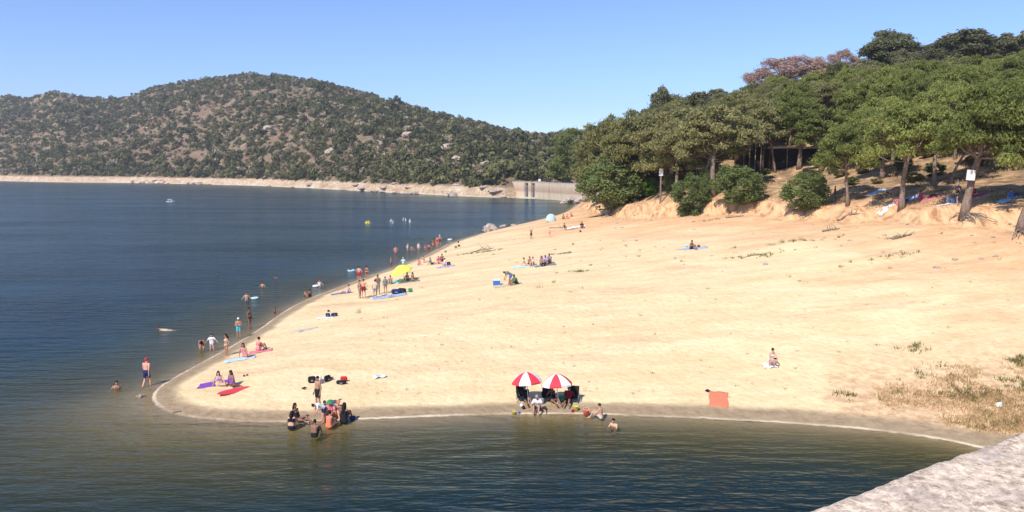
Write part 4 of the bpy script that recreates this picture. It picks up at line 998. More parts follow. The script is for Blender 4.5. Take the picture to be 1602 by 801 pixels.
PG(881, 343, 'sitk', m, 'tan', 'short_hair', 'darkhair', tr('darkred'), 20, 'person in dark red sitting nearest to the dome tent', h=1.1)
PG(888, 342, 'side', f, 'pink', 'short_hair', 'brownhair', bik('brown'), -20, 'middle one of the three people sitting right of the dome tent', h=1.0)
PG(894, 339, 'side', m, 'pink', 'short_hair', 'darkhair', tr('magenta'), 60, 'farthest right of the three people sitting right of the dome tent', h=1.0)
PG(884, 358, 'side', f, 'brown', 'short_hair', 'darkhair', suit('brown'), 40, 'woman lying on the sand between the dome tent and the white sheet', h=1.05)
PG(910, 357, 'sitk', m, 'brown', 'short_hair', 'darkhair', [('t_shirt', 'black')], 10, 'person in black sitting at the right end of the white sheet', h=1.15)
PG(822, 416, 'sitl', f, 'pink', 'tied_hair', 'darkhair', bik('beige'), 90, 'woman reclining at the left end of the row of sitting friends', h=1.0)
PG(828, 415, 'sitk', m, 'tan', 'short_hair', 'darkhair', tr('brown'), 20, 'second from the left in the row of sitting friends', h=1.05)
PG(834, 415, 'sitk', f, 'fair', 'tied_hair', 'brownhair', bik('white'), -20, 'third from the left in the row of sitting friends, white bikini', h=1.0)
PG(847, 415, 'sitk', f, 'tan', 'long_hair', 'darkhair', suit('grey'), 10, 'woman in grey left of centre in the right half of the sitting friends', h=1.1)
PG(853, 414, 'sitk', m, 'brown', 'short_hair', 'darkhair', [('t_shirt', 'lilac')], 0, 'man in a lilac shirt in the right half of the sitting friends', h=1.1)
PG(860, 412, 'sitk', m, 'brown', 'short_hair', 'darkhair', [('t_shirt', 'grey')], -30, 'man in a grey shirt at the right end of the sitting friends', h=1.15)
PG(797, 445, 'bend', m, 'tan', 'short_hair', 'darkhair', [('t_shirt', 'grey'), ('trunks', 'blue')], -70, 'man in a grey top and blue shorts bending over a mat in mid beach', h=1.0)
PG(808, 445, 'reach', m, 'brown', 'short_hair', 'darkhair', [('t_shirt', 'green'), ('trunks', 'black')], -60, 'person in dark clothes crouching right of the bending man', h=1.05)
PG(1081, 390, 'sitk', m, 'brown', 'short_hair', 'darkhair', tr('navy'), 40, 'lone person in navy sitting on the blue and white towel below the bank', h=1.05)
PG(1206, 573, 'kneel', f, 'fair', 'tied_hair', 'darkhair', [('swimsuit', 'white')], 10, 'lone woman kneeling on a white cloth in the middle of the empty sand', h=1.0)
# shore group
PG(498, 640, 'stand', m, 'tan', 'short_hair', 'darkhair', tr('black'), -40, 'man in black shorts standing on the sand behind the group at the water', h=1.03)
PW(456, 671, .04, 'sitk', f, 'fair', 'long_hair', 'darkhair', bik('black'), 175, 'pale woman seated in the shallows at the far left of the shore group', h=1.0)
PW(466, 660, -.02, 'sitl', f, 'brown', 'long_hair', 'darkhair', suit('black'), 60, 'woman with very long dark hair seated at the waterline behind the pale woman', h=1.05)
PW(492, 683, .05, 'sitk', m, 'brown', 'short_hair', 'darkhair', tr('black'), 170, 'boy sitting in the water nearest the camera in the shore group', h=.95)
PW(504, 661, .0, 'bend', f, 'pink', 'tied_hair', 'darkhair', [('t_shirt', 'white'), ('trunks', 'navy')], -60, 'person in a white shirt and navy shorts bending over in the shore group', h=.85)
PG(520, 652, 'reach', f, 'pink', 'wide_hat', 'green', [('t_shirt', 'pink')], -10, 'person in a green sun hat and pink shirt in the middle of the shore group', h=1.1)
PW(515, 669, .03, 'sitk', f, 'tan', 'short_hair', 'darkhair', suit('coral'), 160, 'child in coral sitting in the water in front of the sun hat', h=.95)
PG(529, 652, 'sitk', m, 'fair', 'cap', 'coral', tr('orange'), 30, 'person in an orange-red cap between the sun hat and the long black hair', h=1.0)
PW(538, 662, .02, 'sitk', f, 'brown', 'long_hair', 'darkhair', suit('black'), 168, 'woman with long black hair in a black swimsuit at the right of the shore group', h=1.15)
PG(508, 650, 'sitk', m, 'brown', 'short_hair', 'darkhair', tr('black'), 20, 'dark-haired boy at the back of the shore group beside the standing man', h=.9)
# parasols
PG(841, 642, 'reach', f, 'tan', 'short_hair', 'greyhair', [('t_shirt', 'white'), ('trunks', 'brown')], -10, 'person in a white shirt bent forward in front of the left striped parasol', h=1.05)
PG(822, 628, 'sitl', m, 'brown', 'short_hair', 'darkhair', [('t_shirt', 'black'), ('trunks', 'black')], 15, 'person in black resting in the shade of the left striped parasol', h=1.0)
PG(865, 629, 'sitl', f, 'brown', 'long_hair', 'darkhair', [('swimsuit', 'black')], 20, 'woman in a black swimsuit resting in the shade of the right parasol', h=1.0)
PG(889, 630, 'sitl', m, 'brown', 'short_hair', 'darkhair', [('t_shirt', 'darkred'), ('trunks', 'black')], -15, 'person in a dark red shirt in the shade right of the right parasol pole', h=1.0)
PW(940, 655, .03, 'sitk', m, 'fair', 'short_hair', 'darkhair', tr('beige'), -110, 'child sitting at the waterline right of the red bucket', h=.9)
PW(962, 667, .62, 'kneel', m, 'fair', 'short_hair', 'darkhair', tr('navy'), -40, 'child kneeling chest-deep in the cove, nearest the open water', h=.95)
# under the pines
PG(1398, 302, 'lie', f, 'pink', 'long_hair', 'darkhair', suit('pink'), 85, 'woman in pink lying in the sunny patch left of the tall pine', h=1.1)
PG(1404, 320, 'side', f, 'pink', 'tied_hair', 'brownhair', [('t_shirt', 'pink')], 0, 'woman in a pink shirt sitting at the foot of the tall dark-trunked pine', h=1.05)
PG(1440, 312, 'side', m, 'brown', 'short_hair', 'darkhair', [('t_shirt', 'magenta')], 80, 'person in a magenta shirt lying in the shade between two pines', h=1.1)
PG(1460, 308, 'lie', m, 'brown', 'short_hair', 'darkhair', tr('black'), -85, 'dark person lying on the pink towel in the shade', h=1.1)
PG(1483, 318, 'sitk', f, 'fair', 'fairhair' and 'short_hair', 'fairhair', [('t_shirt', 'lightblue')], 30, 'fair-haired person in light blue seated left of the leaning pine', h=1.1)
PG(1498, 302, 'sitk', m, 'brown', 'cap', 'white', [('t_shirt', 'navy')], 0, 'person in navy with a white cap sitting behind the leaning pine', h=1.15)
PG(1497, 323, 'stand', f, 'fair', 'short_hair', 'brownhair', [('t_shirt', 'lilac')], 60, 'small child standing at the foot of the leaning pine', h=.62)
PG(1524, 306, 'side', f, 'tan', 'short_hair', 'darkhair', [('t_shirt', 'darkred')], -20, 'person in dark red resting in the shade right of the leaning pine', h=1.1)
PG(1583, 311, 'side', m, 'tan', 'short_hair', 'darkhair', [('t_shirt', 'blue')], 30, 'person in blue resting in the shade near the right edge', h=1.1)
PG(1306, 312, 'stand', m, 'brown', 'short_hair', 'darkhair', [('t_shirt', 'darkred'), ('trunks', 'brown')], 60, 'dark figure standing on the bank right of the round bush', h=.95)
# ---------------------------------------------------------------- things on the beach
def striped(name, c1, c2, scale=9, thr=.5, axis=(1, 0, 0)):
    t = NT(name); w_ = t.N('ShaderNodeTexWave', Scale=scale, Distortion=.3); w_.bands_direction = 'X' if axis[0] else 'Y'; t.L(t.coord(), w_.inputs['Vector'])
    t.col(t.ramp(w_.outputs['Fac'], [(thr - .05, c1), (thr + .05, c2)]), .9, .1); t.bump(t.noise(t.coord(), 30), .2, .01); return t.m
def towel(px, py, L, W, rz, mat, label, name='beach_towel', cat='towel', wr=.03, group=None, seed=0, oval=False, lift=.0):
    c = G(px, py); rz = R(rz); nx, ny = 22, 14; V = []; Fc = []
    for layer in (0, 1):
        for j in range(ny):
            for i in range(nx):
                u = i / (nx - 1) * 2 - 1; v = j / (ny - 1) * 2 - 1
                if oval: v *= math.sqrt(max(0, 1 - abs(u) ** 2.6)) + .02
                x = u * L / 2 + .03 * math.sin(v * 4 + seed); y = v * W / 2 + .03 * math.sin(u * 5 + seed * 2)
                X = x * math.cos(rz) - y * math.sin(rz); Y = x * math.sin(rz) + y * math.cos(rz)
                z = gz(c.x + X, c.y + Y) - c.z + .03 + lift + wr * mnoise.noise(V3((X * 3 + seed, Y * 3, seed))) - .012 * layer
                V.append((X, Y, z))
    n = nx * ny
    for j in range(ny - 1):
        for i in range(nx - 1):
            a = j * nx + i; Fc.append((a, a + 1, a + nx + 1, a + nx)); Fc.append((n + a, n + a + nx, n + a + nx + 1, n + a + 1))
    ed = [i for i in range(nx)] + [j * nx + nx - 1 for j in range(1, ny)] + [(ny - 1) * nx + i for i in range(nx - 2, -1, -1)] + [j * nx for j in range(ny - 2, 0, -1)]
    for k in range(len(ed)): a, b = ed[k], ed[(k + 1) % len(ed)]; Fc.append((b, a, n + a, n + b))
    o = link(name, mesh_np(name, V, Fc, mat, True), None, c); return tag(o, label, cat, group)
WB = striped('blue_white_stripes', (.68, .70, .74), (.18, .45, .68), 3.2)
NB = striped('navy_white_stripes', (.62, .66, .74), (.06, .14, .34), 4.0)
towel(335, 601, 1.7, .95, 10, cloth('purple'), 'purple towel under the two women near the tip', seed=1)
towel(376, 562, 1.9, 1.0, 20, WB, 'light blue and white towel near the man in teal shorts', seed=2)
towel(408, 550, 1.5, .8, 15, cloth('pink'), 'pink towel under the woman with her back turned', seed=3)
towel(533, 459, 1.9, .9, 20, cloth('blue'), 'small blue towel at the waterline under the reclining woman', seed=4)
towel(609, 464, 3.2, 1.6, 12, NB, 'big blue and white towel to the right of the standing group', seed=5)
towel(617, 441, 2.4, 1.6, 30, cloth('teal'), 'turquoise towel left below the yellow parasol', seed=6, wr=.09)
towel(640, 441, 2.2, 1.0, 10, cloth('grey'), 'dark mat under the couple by the yellow parasol', seed=7)
towel(697, 417, 2.2, 1.0, 10, cloth('lilac'), 'lilac towel under the sitting cluster by the water', seed=8)
towel(478, 516, 1.7, .7, 25, striped('grey_stripes', (.62, .58, .52), (.28, .27, .30), 5), 'crumpled grey striped towel alone on the sand, nearer the tip than the blue bags', seed=9, wr=.08)
towel(820, 417, 2.6, 1.0, 5, cloth('mint'), 'pale mint towel at the left end of the sitting friends', seed=10)
towel(853, 415, 2.2, 1.2, 5, cloth('grey'), 'grey blanket under the right half of the sitting friends', seed=11)
towel(794, 446, 2.6, 1.1, 8, cloth('beige'), 'beige mat under the bending man in mid beach', seed=12)
towel(1083, 389, 3.0, 1.2, 2, NB, 'blue and white towel of the lone sitter below the bank', seed=13)
towel(900, 357, 3.4, 2.0, 15, cloth('white'), 'large white sheet spread on the sand right of the dome tent', seed=14, wr=.3, lift=.12)
towel(1203, 573, .75, .6, 10, cloth('white'), 'white cloth under the lone kneeling woman', seed=15, wr=.12, lift=.04)
towel(1124, 625, .98, 1.8, -15, cloth('coral'), 'plain orange-red mat lying alone near the cove', name='beach_mat', cat='mat', seed=16, wr=.02)
towel(593, 591, .75, .35, 20, striped('pale_blue_stripes', (.72, .74, .76), (.35, .48, .62), 6), 'white and pale blue cloth dropped alone right of the bags', seed=17, wr=.14, lift=.05, name='dropped_cloth', cat='cloth')
towel(1372, 300, 2.2, 1.2, 5, WB, 'pale blue and white towel in the sunny patch under the pines', seed=18)
towel(1392, 322, 2.4, 1.0, 8, cloth('white'), 'white towel at the foot of the tall dark-trunked pine', seed=19, wr=.1)
towel(1424, 311, 2.0, 1.0, 15, NB, 'blue striped towel in the shade right of the tall dark-trunked pine', seed=20)
towel(1457, 311, 2.6, 1.1, 4, cloth('pink'), 'pink towel in the shade between two pines', seed=21)
towel(1480, 320, 2.4, 1.0, 5, cloth('white'), 'white towel under the person in light blue left of the leaning pine', seed=22, wr=.1)
towel(1578, 312, 2.0, 1.0, 5, cloth('lightblue'), 'light blue towel in the shade near the right edge', seed=23)
towel(1526, 307, 2.0, 1.0, 5, cloth('magenta'), 'magenta towel in the shade right of the leaning pine', seed=24)
towel(338, 607, .1, .1, 0, cloth('purple'), 'x', seed=1) if False else None
# red board
c = G(365, 613); B = MB(); n = 26; vs = []
for i in range(n):
    u = i / (n - 1) * 2 - 1; hw = .27 * (1 - abs(u) ** 2.6) ** .75 + .004; rk = .05 * u * u
    for a in range(10): t_ = 2 * math.pi * a / 10; vs.append((u * .98, hw * math.cos(t_), .055 + rk + .04 * math.sin(t_) * (.4 + .6 * (1 - abs(u) ** 3))))
fs = [(i * 10 + k, i * 10 + (k + 1) % 10, (i + 1) * 10 + (k + 1) % 10, (i + 1) * 10 + k) for i in range(n - 1) for k in range(10)] + [tuple(range(9, -1, -1)), tuple((n - 1) * 10 + k for k in range(10))]
B.add(vs, fs); bd = B.build('body', simple('red_foam', (.66, .06, .08), .4, .1), smooth=True); root = tag(bpy.data.objects.new('surfboard', None), 'red board with pointed ends lying on the sand beside the purple towel', 'board'); COL.objects.link(root)
bd.name = 'board_deck'; bd.parent = root; root.location = c; root.rotation_euler = (R(14), 0, R(48)); fb = MB(); fb.tube([(-.7, 0, .0), (-.78, 0, -.01)], [.05, .01], 6); fb.build('fin', cloth('darkred'), root)

def parasol(px, py, H, W, mats, label, tilt=(0, 0), gores=8, dome=.62, name='beach_parasol'):
    c = G(px, py); root = bpy.data.objects.new(name, None); COL.objects.link(root); root.location = c; root.rotation_euler = (R(tilt[0]), R(tilt[1]), .25); tag(root, label, 'parasol')
    m = MB(); m.tube([(0, 0, -.2), (0, 0, H + .04)], .02, 8); m.build('pole', simple('parasol_pole', (.6, .6, .6), .4), root)
    m = MB(); K = gores * 2; rings = 6; vs = []
    for ly in (0, 1):
        for r in range(rings + 1):
            q = r / rings
            for k in range(K):
                a = 2 * math.pi * k / K; sc = 1 if k % 2 == 0 else 1 - .055 * q
                vs.append((W / 2 * q * sc * math.cos(a), W / 2 * q * sc * math.sin(a), H - W * dome * .5 * (q ** 1.9) - (0 if k % 2 == 0 else .012 * q) - .008 * ly))
    N1 = (rings + 1) * K
    for r in range(rings):
        for k in range(K):
            a, b, c_, d = r * K + k, r * K + (k + 1) % K, (r + 1) * K + (k + 1) % K, (r + 1) * K + k
            m.mi = (k // 2) % len(mats); m.add([], []); m.f.append((a, d, c_, b)); m.m.append(m.mi); m.f.append((N1 + a, N1 + b, N1 + c_, N1 + d)); m.m.append(m.mi)
    for k in range(K):
        a, b = rings * K + k, rings * K + (k + 1) % K; m.f.append((a, N1 + a, N1 + b, b)); m.m.append((k // 2) % len(mats))
    m.v = vs
    can = m.build('canopy', mats, root)
    m = MB()                                              # hanging valance
    for k in range(K):
        a0, a1 = 2 * math.pi * k / K, 2 * math.pi * (k + 1) / K; r0 = W / 2 * (1 if k % 2 == 0 else .945); r1 = W / 2 * (1 if k % 2 else .945); zt = H - W * dome * .5 - .006
        m.mi = (k // 2) % len(mats); p0 = (r0 * math.cos(a0), r0 * math.sin(a0)); p1 = (r1 * math.cos(a1), r1 * math.sin(a1))
        m.add([(*p0, zt), (*p1, zt), (p1[0] * 1.004, p1[1] * 1.004, zt - .09), (p0[0] * 1.004, p0[1] * 1.004, zt - .09)], [(0, 1, 2, 3)])
    m.build('valance', mats, can)
    for k in range(gores):
        a = 2 * math.pi * k / gores; m = MB(); m.tube([(W / 2 * q * .97 * math.cos(a), W / 2 * q * .97 * math.sin(a), H - W * dome * .5 * q ** 1.9 - .025) for q in (0, .25, .5, .75, 1)], .007, 4); m.build('rib', simple('rib_metal', (.4, .4, .4), .4) if k == 0 and 'rib_metal' not in bpy.data.materials else bpy.data.materials['rib_metal'], root)
    m = MB(); m.tube([(0, 0, H), (0, 0, H + .09)], [.025, .012], 6); m.build('finial', cloth('white'), root); return root
RW = [simple('parasol_red', (.70, .045, .065), .7, .08), simple('parasol_white', (.80, .77, .76), .7, .05)]
parasol(827, 632, 1.74, 1.66, RW, 'left one of the two red and white striped parasols', (-6, -3))
parasol(873, 632, 1.62, 1.70, [RW[1], RW[0]], 'right one of the two red and white striped parasols', (-6, -2))
parasol(634, 439, 1.75, 2.3, [simple('parasol_yellow', (.72, .78, .10), .7, .08)], 'lime yellow parasol tilted towards the water', (4, -20), dome=.55)

def chair(px, py, rz, mat, label, s=1):
    c = G(px, py); root = bpy.data.objects.new('beach_chair', None); COL.objects.link(root); root.location = c; root.rotation_euler = (0, 0, R(rz)); root.scale = (s, s, s); tag(root, label, 'chair')
    m = MB(); m.box((0, 0, .22), (.50, .46, .03)); m.build('seat', mat, root)
    m = MB(); m.box((0, .32, .50), (.50, .03, .62), M=Matrix.Rotation(R(-18), 3, 'X')); m.build('backrest', mat, root)
    for x in (-.26, .26):
        m = MB(); m.tube([(x, -.26, -.03), (x, .22, .42)], .013, 6); m.build('leg', cloth('grey'), root)
        m = MB(); m.tube([(x, .26, -.03), (x, -.20, .40)], .013, 6); m.build('leg', cloth('grey'), root)
        m = MB(); m.tube([(x, -.22, .42), (x, .28, .44)], .02, 6); m.build('armrest', cloth('black'), root)
chair(816, 627, 10, cloth('black'), 'black folding chair under the left striped parasol')
chair(855, 628, -5, cloth('black'), 'black folding chair between the two striped parasols')
chair(897, 629, -15, cloth('black'), 'dark folding chair at the right edge of the parasol shade')
def bag(px, py, s, mat, label, rz=0, name='backpack', cat='bag', sc=(1, .7, 1), strap=True):
    c = G(px, py); B = Blob(); k = hash(label) % 97; rr = random.Random(len(label) * 7 + int(px))
    B.flatcap((0, 0, .12), (0, 0, .26), .12, (1, 0, 0), .09); B.cap((0, -.10, .10), .07, (0, -.10, .18), .06)
    for q in range(4): B.ball((rr.uniform(-.16, .16), rr.uniform(-.06, .06), rr.uniform(.1, .32)), rr.uniform(.05, .08))
    me = B.remesh(name, .018, 3); me.materials.clear(); me.materials.append(mat); o = link(name, me, None, c, R(rz)); o.scale = (s * sc[0], s * sc[1], s * sc[2]); tag(o, label, cat)
    if strap:
        m = MB()
        for x in (-.08, .08): m.tube([(x, .10, .34), (x, .20, .30), (x * 1.2, .22, .18), (x * 1.2, .12, .06)], .014, 5)
        m.build('strap', cloth('grey'), o); m = MB(); m.box((0, -.168, .15), (.12, .012, .10)); m.build('pocket', cloth('grey'), o)
    return o
bag(488, 599, 1.05, cloth('black'), 'black bag at the left end of the row of bags behind the standing man', 20)
bag(498, 597, .95, cloth('white'), 'white bag between the two black bags behind the standing man', -10)
bag(503, 600, .7, cloth('grey'), 'small grey bag in front of the white bag', 40)
bag(512, 597, 1.0, cloth('black'), 'black bag at the right of the white bag', 60)
bag(519, 594, .5, cloth('grey'), 'smallest dark pouch between the row of bags and the red-topped bag', 10, strap=False)
bag(534, 601, 1.05, cloth('black'), 'wide black bag with a red bundle on top, right end of the bags', 5, sc=(1.3, .8, .6))
q = bag(538, 597, .95, cloth('red'), 'red bundle on the wide black bag', 5, name='towel_bundle', cat='bundle', strap=False, sc=(1, .7, .9))
bag(513, 496, .9, cloth('navy'), 'left navy bag of the pair on the sand above the grey striped towel', 0)
bag(523, 495, 1.0, cloth('navy'), 'right navy bag of the pair on the sand above the grey striped towel', 30, sc=(1.3, .8, .8))
bag(514, 488, .5, cloth('brown'), 'small brown bag just behind the pair of navy bags', 30, strap=False)
towel(509, 497, 1.3, .7, 10, cloth('white'), 'white towel under the pair of navy bags', seed=30, wr=.06)
bag(620, 460, 1.6, cloth('navy'), 'big navy bag on the blue and white towel', 10, sc=(1.4, .8, .8)); bag(629, 458, 1.5, cloth('black'), 'big black bag at the right end of the blue and white towel', -10, sc=(1.3, .8, .8))
bag(642, 457, 1.0, cloth('green'), 'small dark bag alone on the sand right of the big black bag', 0, strap=False)
bag(627, 442, 1.0, cloth('green'), 'dark green bag beside the couple by the yellow parasol', 0)
bag(702, 415, 1.1, cloth('black'), 'black bag at the right end of the sitting cluster by the water', 0)
bag(713, 388, .9, cloth('green'), 'dark bag on the sand above the family, left one of two', 0); bag(718, 386, .9, cloth('brown'), 'brown bag on the sand above the family, right one of two', 20)
bag(697, 395, .8, cloth('grey'), 'grey bag between the family and the sitting cluster', 20); bag(717, 380, .8, cloth('brown'), 'brown bag nearest the waterline above the family', 50, strap=False)
bag(850, 417, 1.1, cloth('black'), 'black bag in front of the sitting friends', 0)
bag(908, 363, .7, cloth('black'), 'small black bag in front of the white sheet', 0, strap=False)
bag(1213, 565, .55, cloth('black'), 'small black pouch right of the kneeling woman', 0, strap=False)
bag(1074, 387, .8, cloth('lightblue'), 'light blue bag left of the lone sitter below the bank', 0)
bag(1093, 387, .7, cloth('brown'), 'brown bag right of the lone sitter below the bank', 0, strap=False)
bag(1418, 318, 1.2, cloth('navy'), 'navy bag against the foot of the tall dark-trunked pine', 0); bag(1443, 309, 1.2, cloth('magenta'), 'magenta bag on the ground in the shade between two pines', 0)
bag(1491, 318, 1.1, cloth('blue'), 'blue bag beside the person in light blue', 0); bag(1590, 309, 1.1, cloth('navy'), 'navy bag near the right edge in the shade', 0)
bag(342, 604, .75, cloth('yellow'), 'yellow bag on the purple towel', 10, name='beach_bag'); bag(846, 632, .9, cloth('grey'), 'grey bag in the shade behind the white shirt', 0); bag(880, 628, .9, cloth('green'), 'dark green bag in the shade of the right parasol', 0)
bag(1563, 637, .85, cloth('white'), 'white plastic bag lying in the dry grass near the stone wall', 30, name='plastic_bag', sc=(1.1, .8, .8), strap=False)
bag(552, 658, .7, cloth('navy'), 'navy bundle with white net at the right end of the shore group', 30, strap=False)
def cooler():
    c = G(777, 446); root = bpy.data.objects.new('cool_box', None); COL.objects.link(root); root.location = c; tag(root, 'blue cool box left of the bending man', 'cool box')
    m = MB(); m.box((0, 0, .22), (.62, .40, .42), taper=1.05); m.build('box', cloth('blue'), root); m = MB(); m.box((0, 0, .47), (.66, .43, .07)); m.build('lid', cloth('white'), root)
    m = MB(); m.tube([(-.33, 0, .45), (-.33, 0, .62), (.33, 0, .62), (.33, 0, .45)], .014, 6); m.build('handle', cloth('white'), root)
cooler()
def bucket(px, py, s, c_, label, z=None):
    c = G(px, py); root = bpy.data.objects.new('toy_bucket', None); COL.objects.link(root); root.location = c; root.scale = (s, s, s); tag(root, label, 'bucket')
    m = MB(); m.lathe([(0, 0), (.10, 0), (.14, .24), (.15, .25), (.13, .24), (.09, .02), (0, .02)], 16); m.build('pail', cloth(c_), root, smooth=True)
    m = MB(); m.tube([(.14 * math.cos(a), 0, .24 + .14 * math.sin(a)) for a in [math.pi * k / 8 for k in range(9)]], .007, 5); m.build('handle', cloth('white'), root)
bucket(900, 643, 1.1, 'yellow', 'yellow toy bucket on the wet sand right of the striped parasols'); bucket(917, 650, 1.2, 'coral', 'red toy bucket at the waterline left of the sitting child'); bucket(804, 648, .7, 'yellow', 'small yellow toy bucket at the waterline left of the parasols')
bucket(896, 645, .6, 'magenta', 'small magenta pail touching the yellow toy bucket')
def ball(px, py, r, c_, label):
    c = G(px, py); m = MB(); m.lathe([(r * math.sin(math.pi * k / 10), -r * math.cos(math.pi * k / 10)) for k in range(11)], 14); o = m.build('ball', cloth(c_), None, c + V3((0, 0, r)), smooth=True); tag(o, label, 'ball')
ball(812, 647, .07, 'blue', 'small blue ball at the waterline left of the parasols'); ball(819, 640, .09, 'black', 'small dark ball on the wet sand beside the left parasol'); ball(816, 637, .1, 'white', 'small white ball on the wet sand beside the left parasol')
def float_ring(px, py, r, c_, label):
    q = atz(px, py, 0); m = MB(); n = 18; vs = []; fs = []
    for i in range(n):
        a = 2 * math.pi * i / n
        for k in range(8): b = 2 * math.pi * k / 8; vs.append(((r + r * .3 * math.cos(b)) * math.cos(a), (r + r * .3 * math.cos(b)) * math.sin(a), r * .3 * math.sin(b) + .05))
    for i in range(n):
        for k in range(8): fs.append((i * 8 + k, ((i + 1) % n) * 8 + k, ((i + 1) % n) * 8 + (k + 1) % 8, i * 8 + (k + 1) % 8))
    m.add(vs, fs); tag(m.build('swim_ring', cloth(c_), None, q, smooth=True), label, 'swim ring')
float_ring(399, 467, .28, 'mint', 'pale float beside the waist-deep pale bather'); float_ring(494, 448, .28, 'white', 'white float beside the bather off the lying woman'); float_ring(550, 424, .38, 'lightblue', 'pale blue float beside the bather left of the couple')
float_ring(704, 375, .35, 'white', 'white float on the water right of the family')
# sandals
def sandals(px, py, c_, label, rz=0):
    c = G(px, py); root = bpy.data.objects.new('sandals', None); COL.objects.link(root); root.location = c; root.rotation_euler = (0, 0, rz); tag(root, label, 'sandals')
    for q in (-.07, .09):
        m = MB(); vs = []; 
        for z in (.0, .03):
            for k in range(14): a = 2 * math.pi * k / 14; vs.append((q + .05 * math.cos(a) * (1 + .15 * math.sin(a)), .14 * math.sin(a) + q * .5, z + .01))
        m.add(vs, [tuple(range(13, -1, -1)), tuple(range(14, 28))] + [(k, (k + 1) % 14, 14 + (k + 1) % 14, 14 + k) for k in range(14)]); o = m.build('sandal', cloth(c_), root)
        m = MB(); m.tube([(q - .05, .03 + q * .5, .03), (q, .05 + q * .5, .075), (q + .05, .03 + q * .5, .03)], .012, 5); m.build('strap', cloth(c_), o)
    root.scale = (1.1, 1.1, 1.1)
sandals(1107, 612, 'black', 'pair of black sandals at the upper left corner of the orange-red mat', .6); sandals(476, 608, 'brown', 'pair of dark sandals left below the row of bags', .9)
sandals(384, 588, 'brown', 'pair of dark sandals right of the purple towel', .3); sandals(414, 548, 'brown', 'pair of brown sandals beside the pink towel', .3)
# logs
def log(px, py, L, r, rz, label, twigs=3, seed=1):
    c = G(px, py); rr = random.Random(seed); m = MB(); rz = R(rz); pts = []
    for i in range(7):
        u = (i / 6 - .5) * L; X, Y = u * math.cos(rz), u * math.sin(rz); pts.append((X + rr.uniform(-.04, .04) * L, Y, gz(c.x + X, c.y + Y) - c.z + r * .6 + rr.uniform(0, .05) * L))
    m.tube(pts, [r * (1 - .09 * i) for i in range(7)], 7)
    for k in range(twigs): p = V3(pts[rr.randint(1, 5)]); m.tube([p, p + V3((rr.uniform(-.3, .3), rr.uniform(-.2, .2), rr.uniform(.1, .3))) * L], [r * .5, r * .15], 5)
    return tag(m.build('driftwood', M_WOOD, None, c, smooth=True), label, 'driftwood')
log(277, 645, .4, .05, 25, 'short dark piece of wood on the pale waterline at the tip', 0)
log(1410, 372, 2.4, .10, 20, 'grey forked dead branch lying on the sand below the tall dark-trunked pine', 5, 2)
log(1300, 361, 2.2, .10, 25, 'dead branch at the foot of the bank below the slender pine', 5, 3)
log(756, 392, 3.6, .09, 35, 'long grey branch half buried in the upper beach', 4, 4); log(870, 357, 2.6, .08, -30, 'dark stick lying below the dome tent', 1, 5)
log(1327, 338, 2.6, .12, -50, 'crooked root hanging down the bank under the slender pine', 3, 6); log(1180, 400, 1.2, .05, 5, 'thin stick on the open sand below the bank', 2, 7); log(1150, 340, 2.4, .1, 5, 'dark log in the hollow of the bank below the broad leafy bush', 2, 8)
# dome tent
c = G(862, 346); root = bpy.data.objects.new('dome_tent', None); COL.objects.link(root); root.location = c; tag(root, 'pale blue-white dome tent at the waterline near the dam', 'tent')
m = MB(); prof = [(1.05 * math.cos(a), 1.35 * math.sin(a)) for a in [math.pi / 2 * k / 9 for k in range(10)]]; m.lathe(prof, 20); m.build('tent_shell', simple('tent_fabric', (.38, .52, .57), .8, .08), root, smooth=True)
for a in (.4, 1.2, 2.0, 2.8):
    m = MB(); m.tube([(1.06 * math.cos(b) * math.cos(a), 1.06 * math.cos(b) * math.sin(a), 1.37 * math.sin(b)) for b in [math.pi * k / 16 for k in range(17)]], .03, 5); m.build('tent_pole', cloth('white'), root)
# sign on post and sign on the leaning pine
c = G(1033, 318); root = bpy.data.objects.new('sign_post', None); COL.objects.link(root); d = c.y; zt = at(1033, 264, d).z - c.z; root.location = c; tag(root, 'wooden post with a small white box-like sign on top at the bank edge', 'sign post')
m = MB(); m.tube([(0, 0, -.3), (.02, 0, zt - .9)], .14, 10); m.build('post', M_BARK, root); m = MB(); m.box((0, -.12, zt - .55), (.62, .10, 1.15)); m.build('sign_panel', cloth('white'), root)
ti = BIG.matrix_basis; d = G(1508, 338).y; p = at(1519, 274, d - .75); m = MB(); m.box((0, 0, 0), (.80, .04, .96), M=Matrix.Rotation(R(4), 3, 'Y')); o = m.build('sign', cloth('white'), None, p); tag(o, 'blank white sign board fixed to the trunk of the leaning pine', 'sign')
m = MB()
for z in (-.32, .32): m.tube([(0, .02, z), (0, .45, z)], .012, 5)
m.build('bracket', cloth('grey'), o)
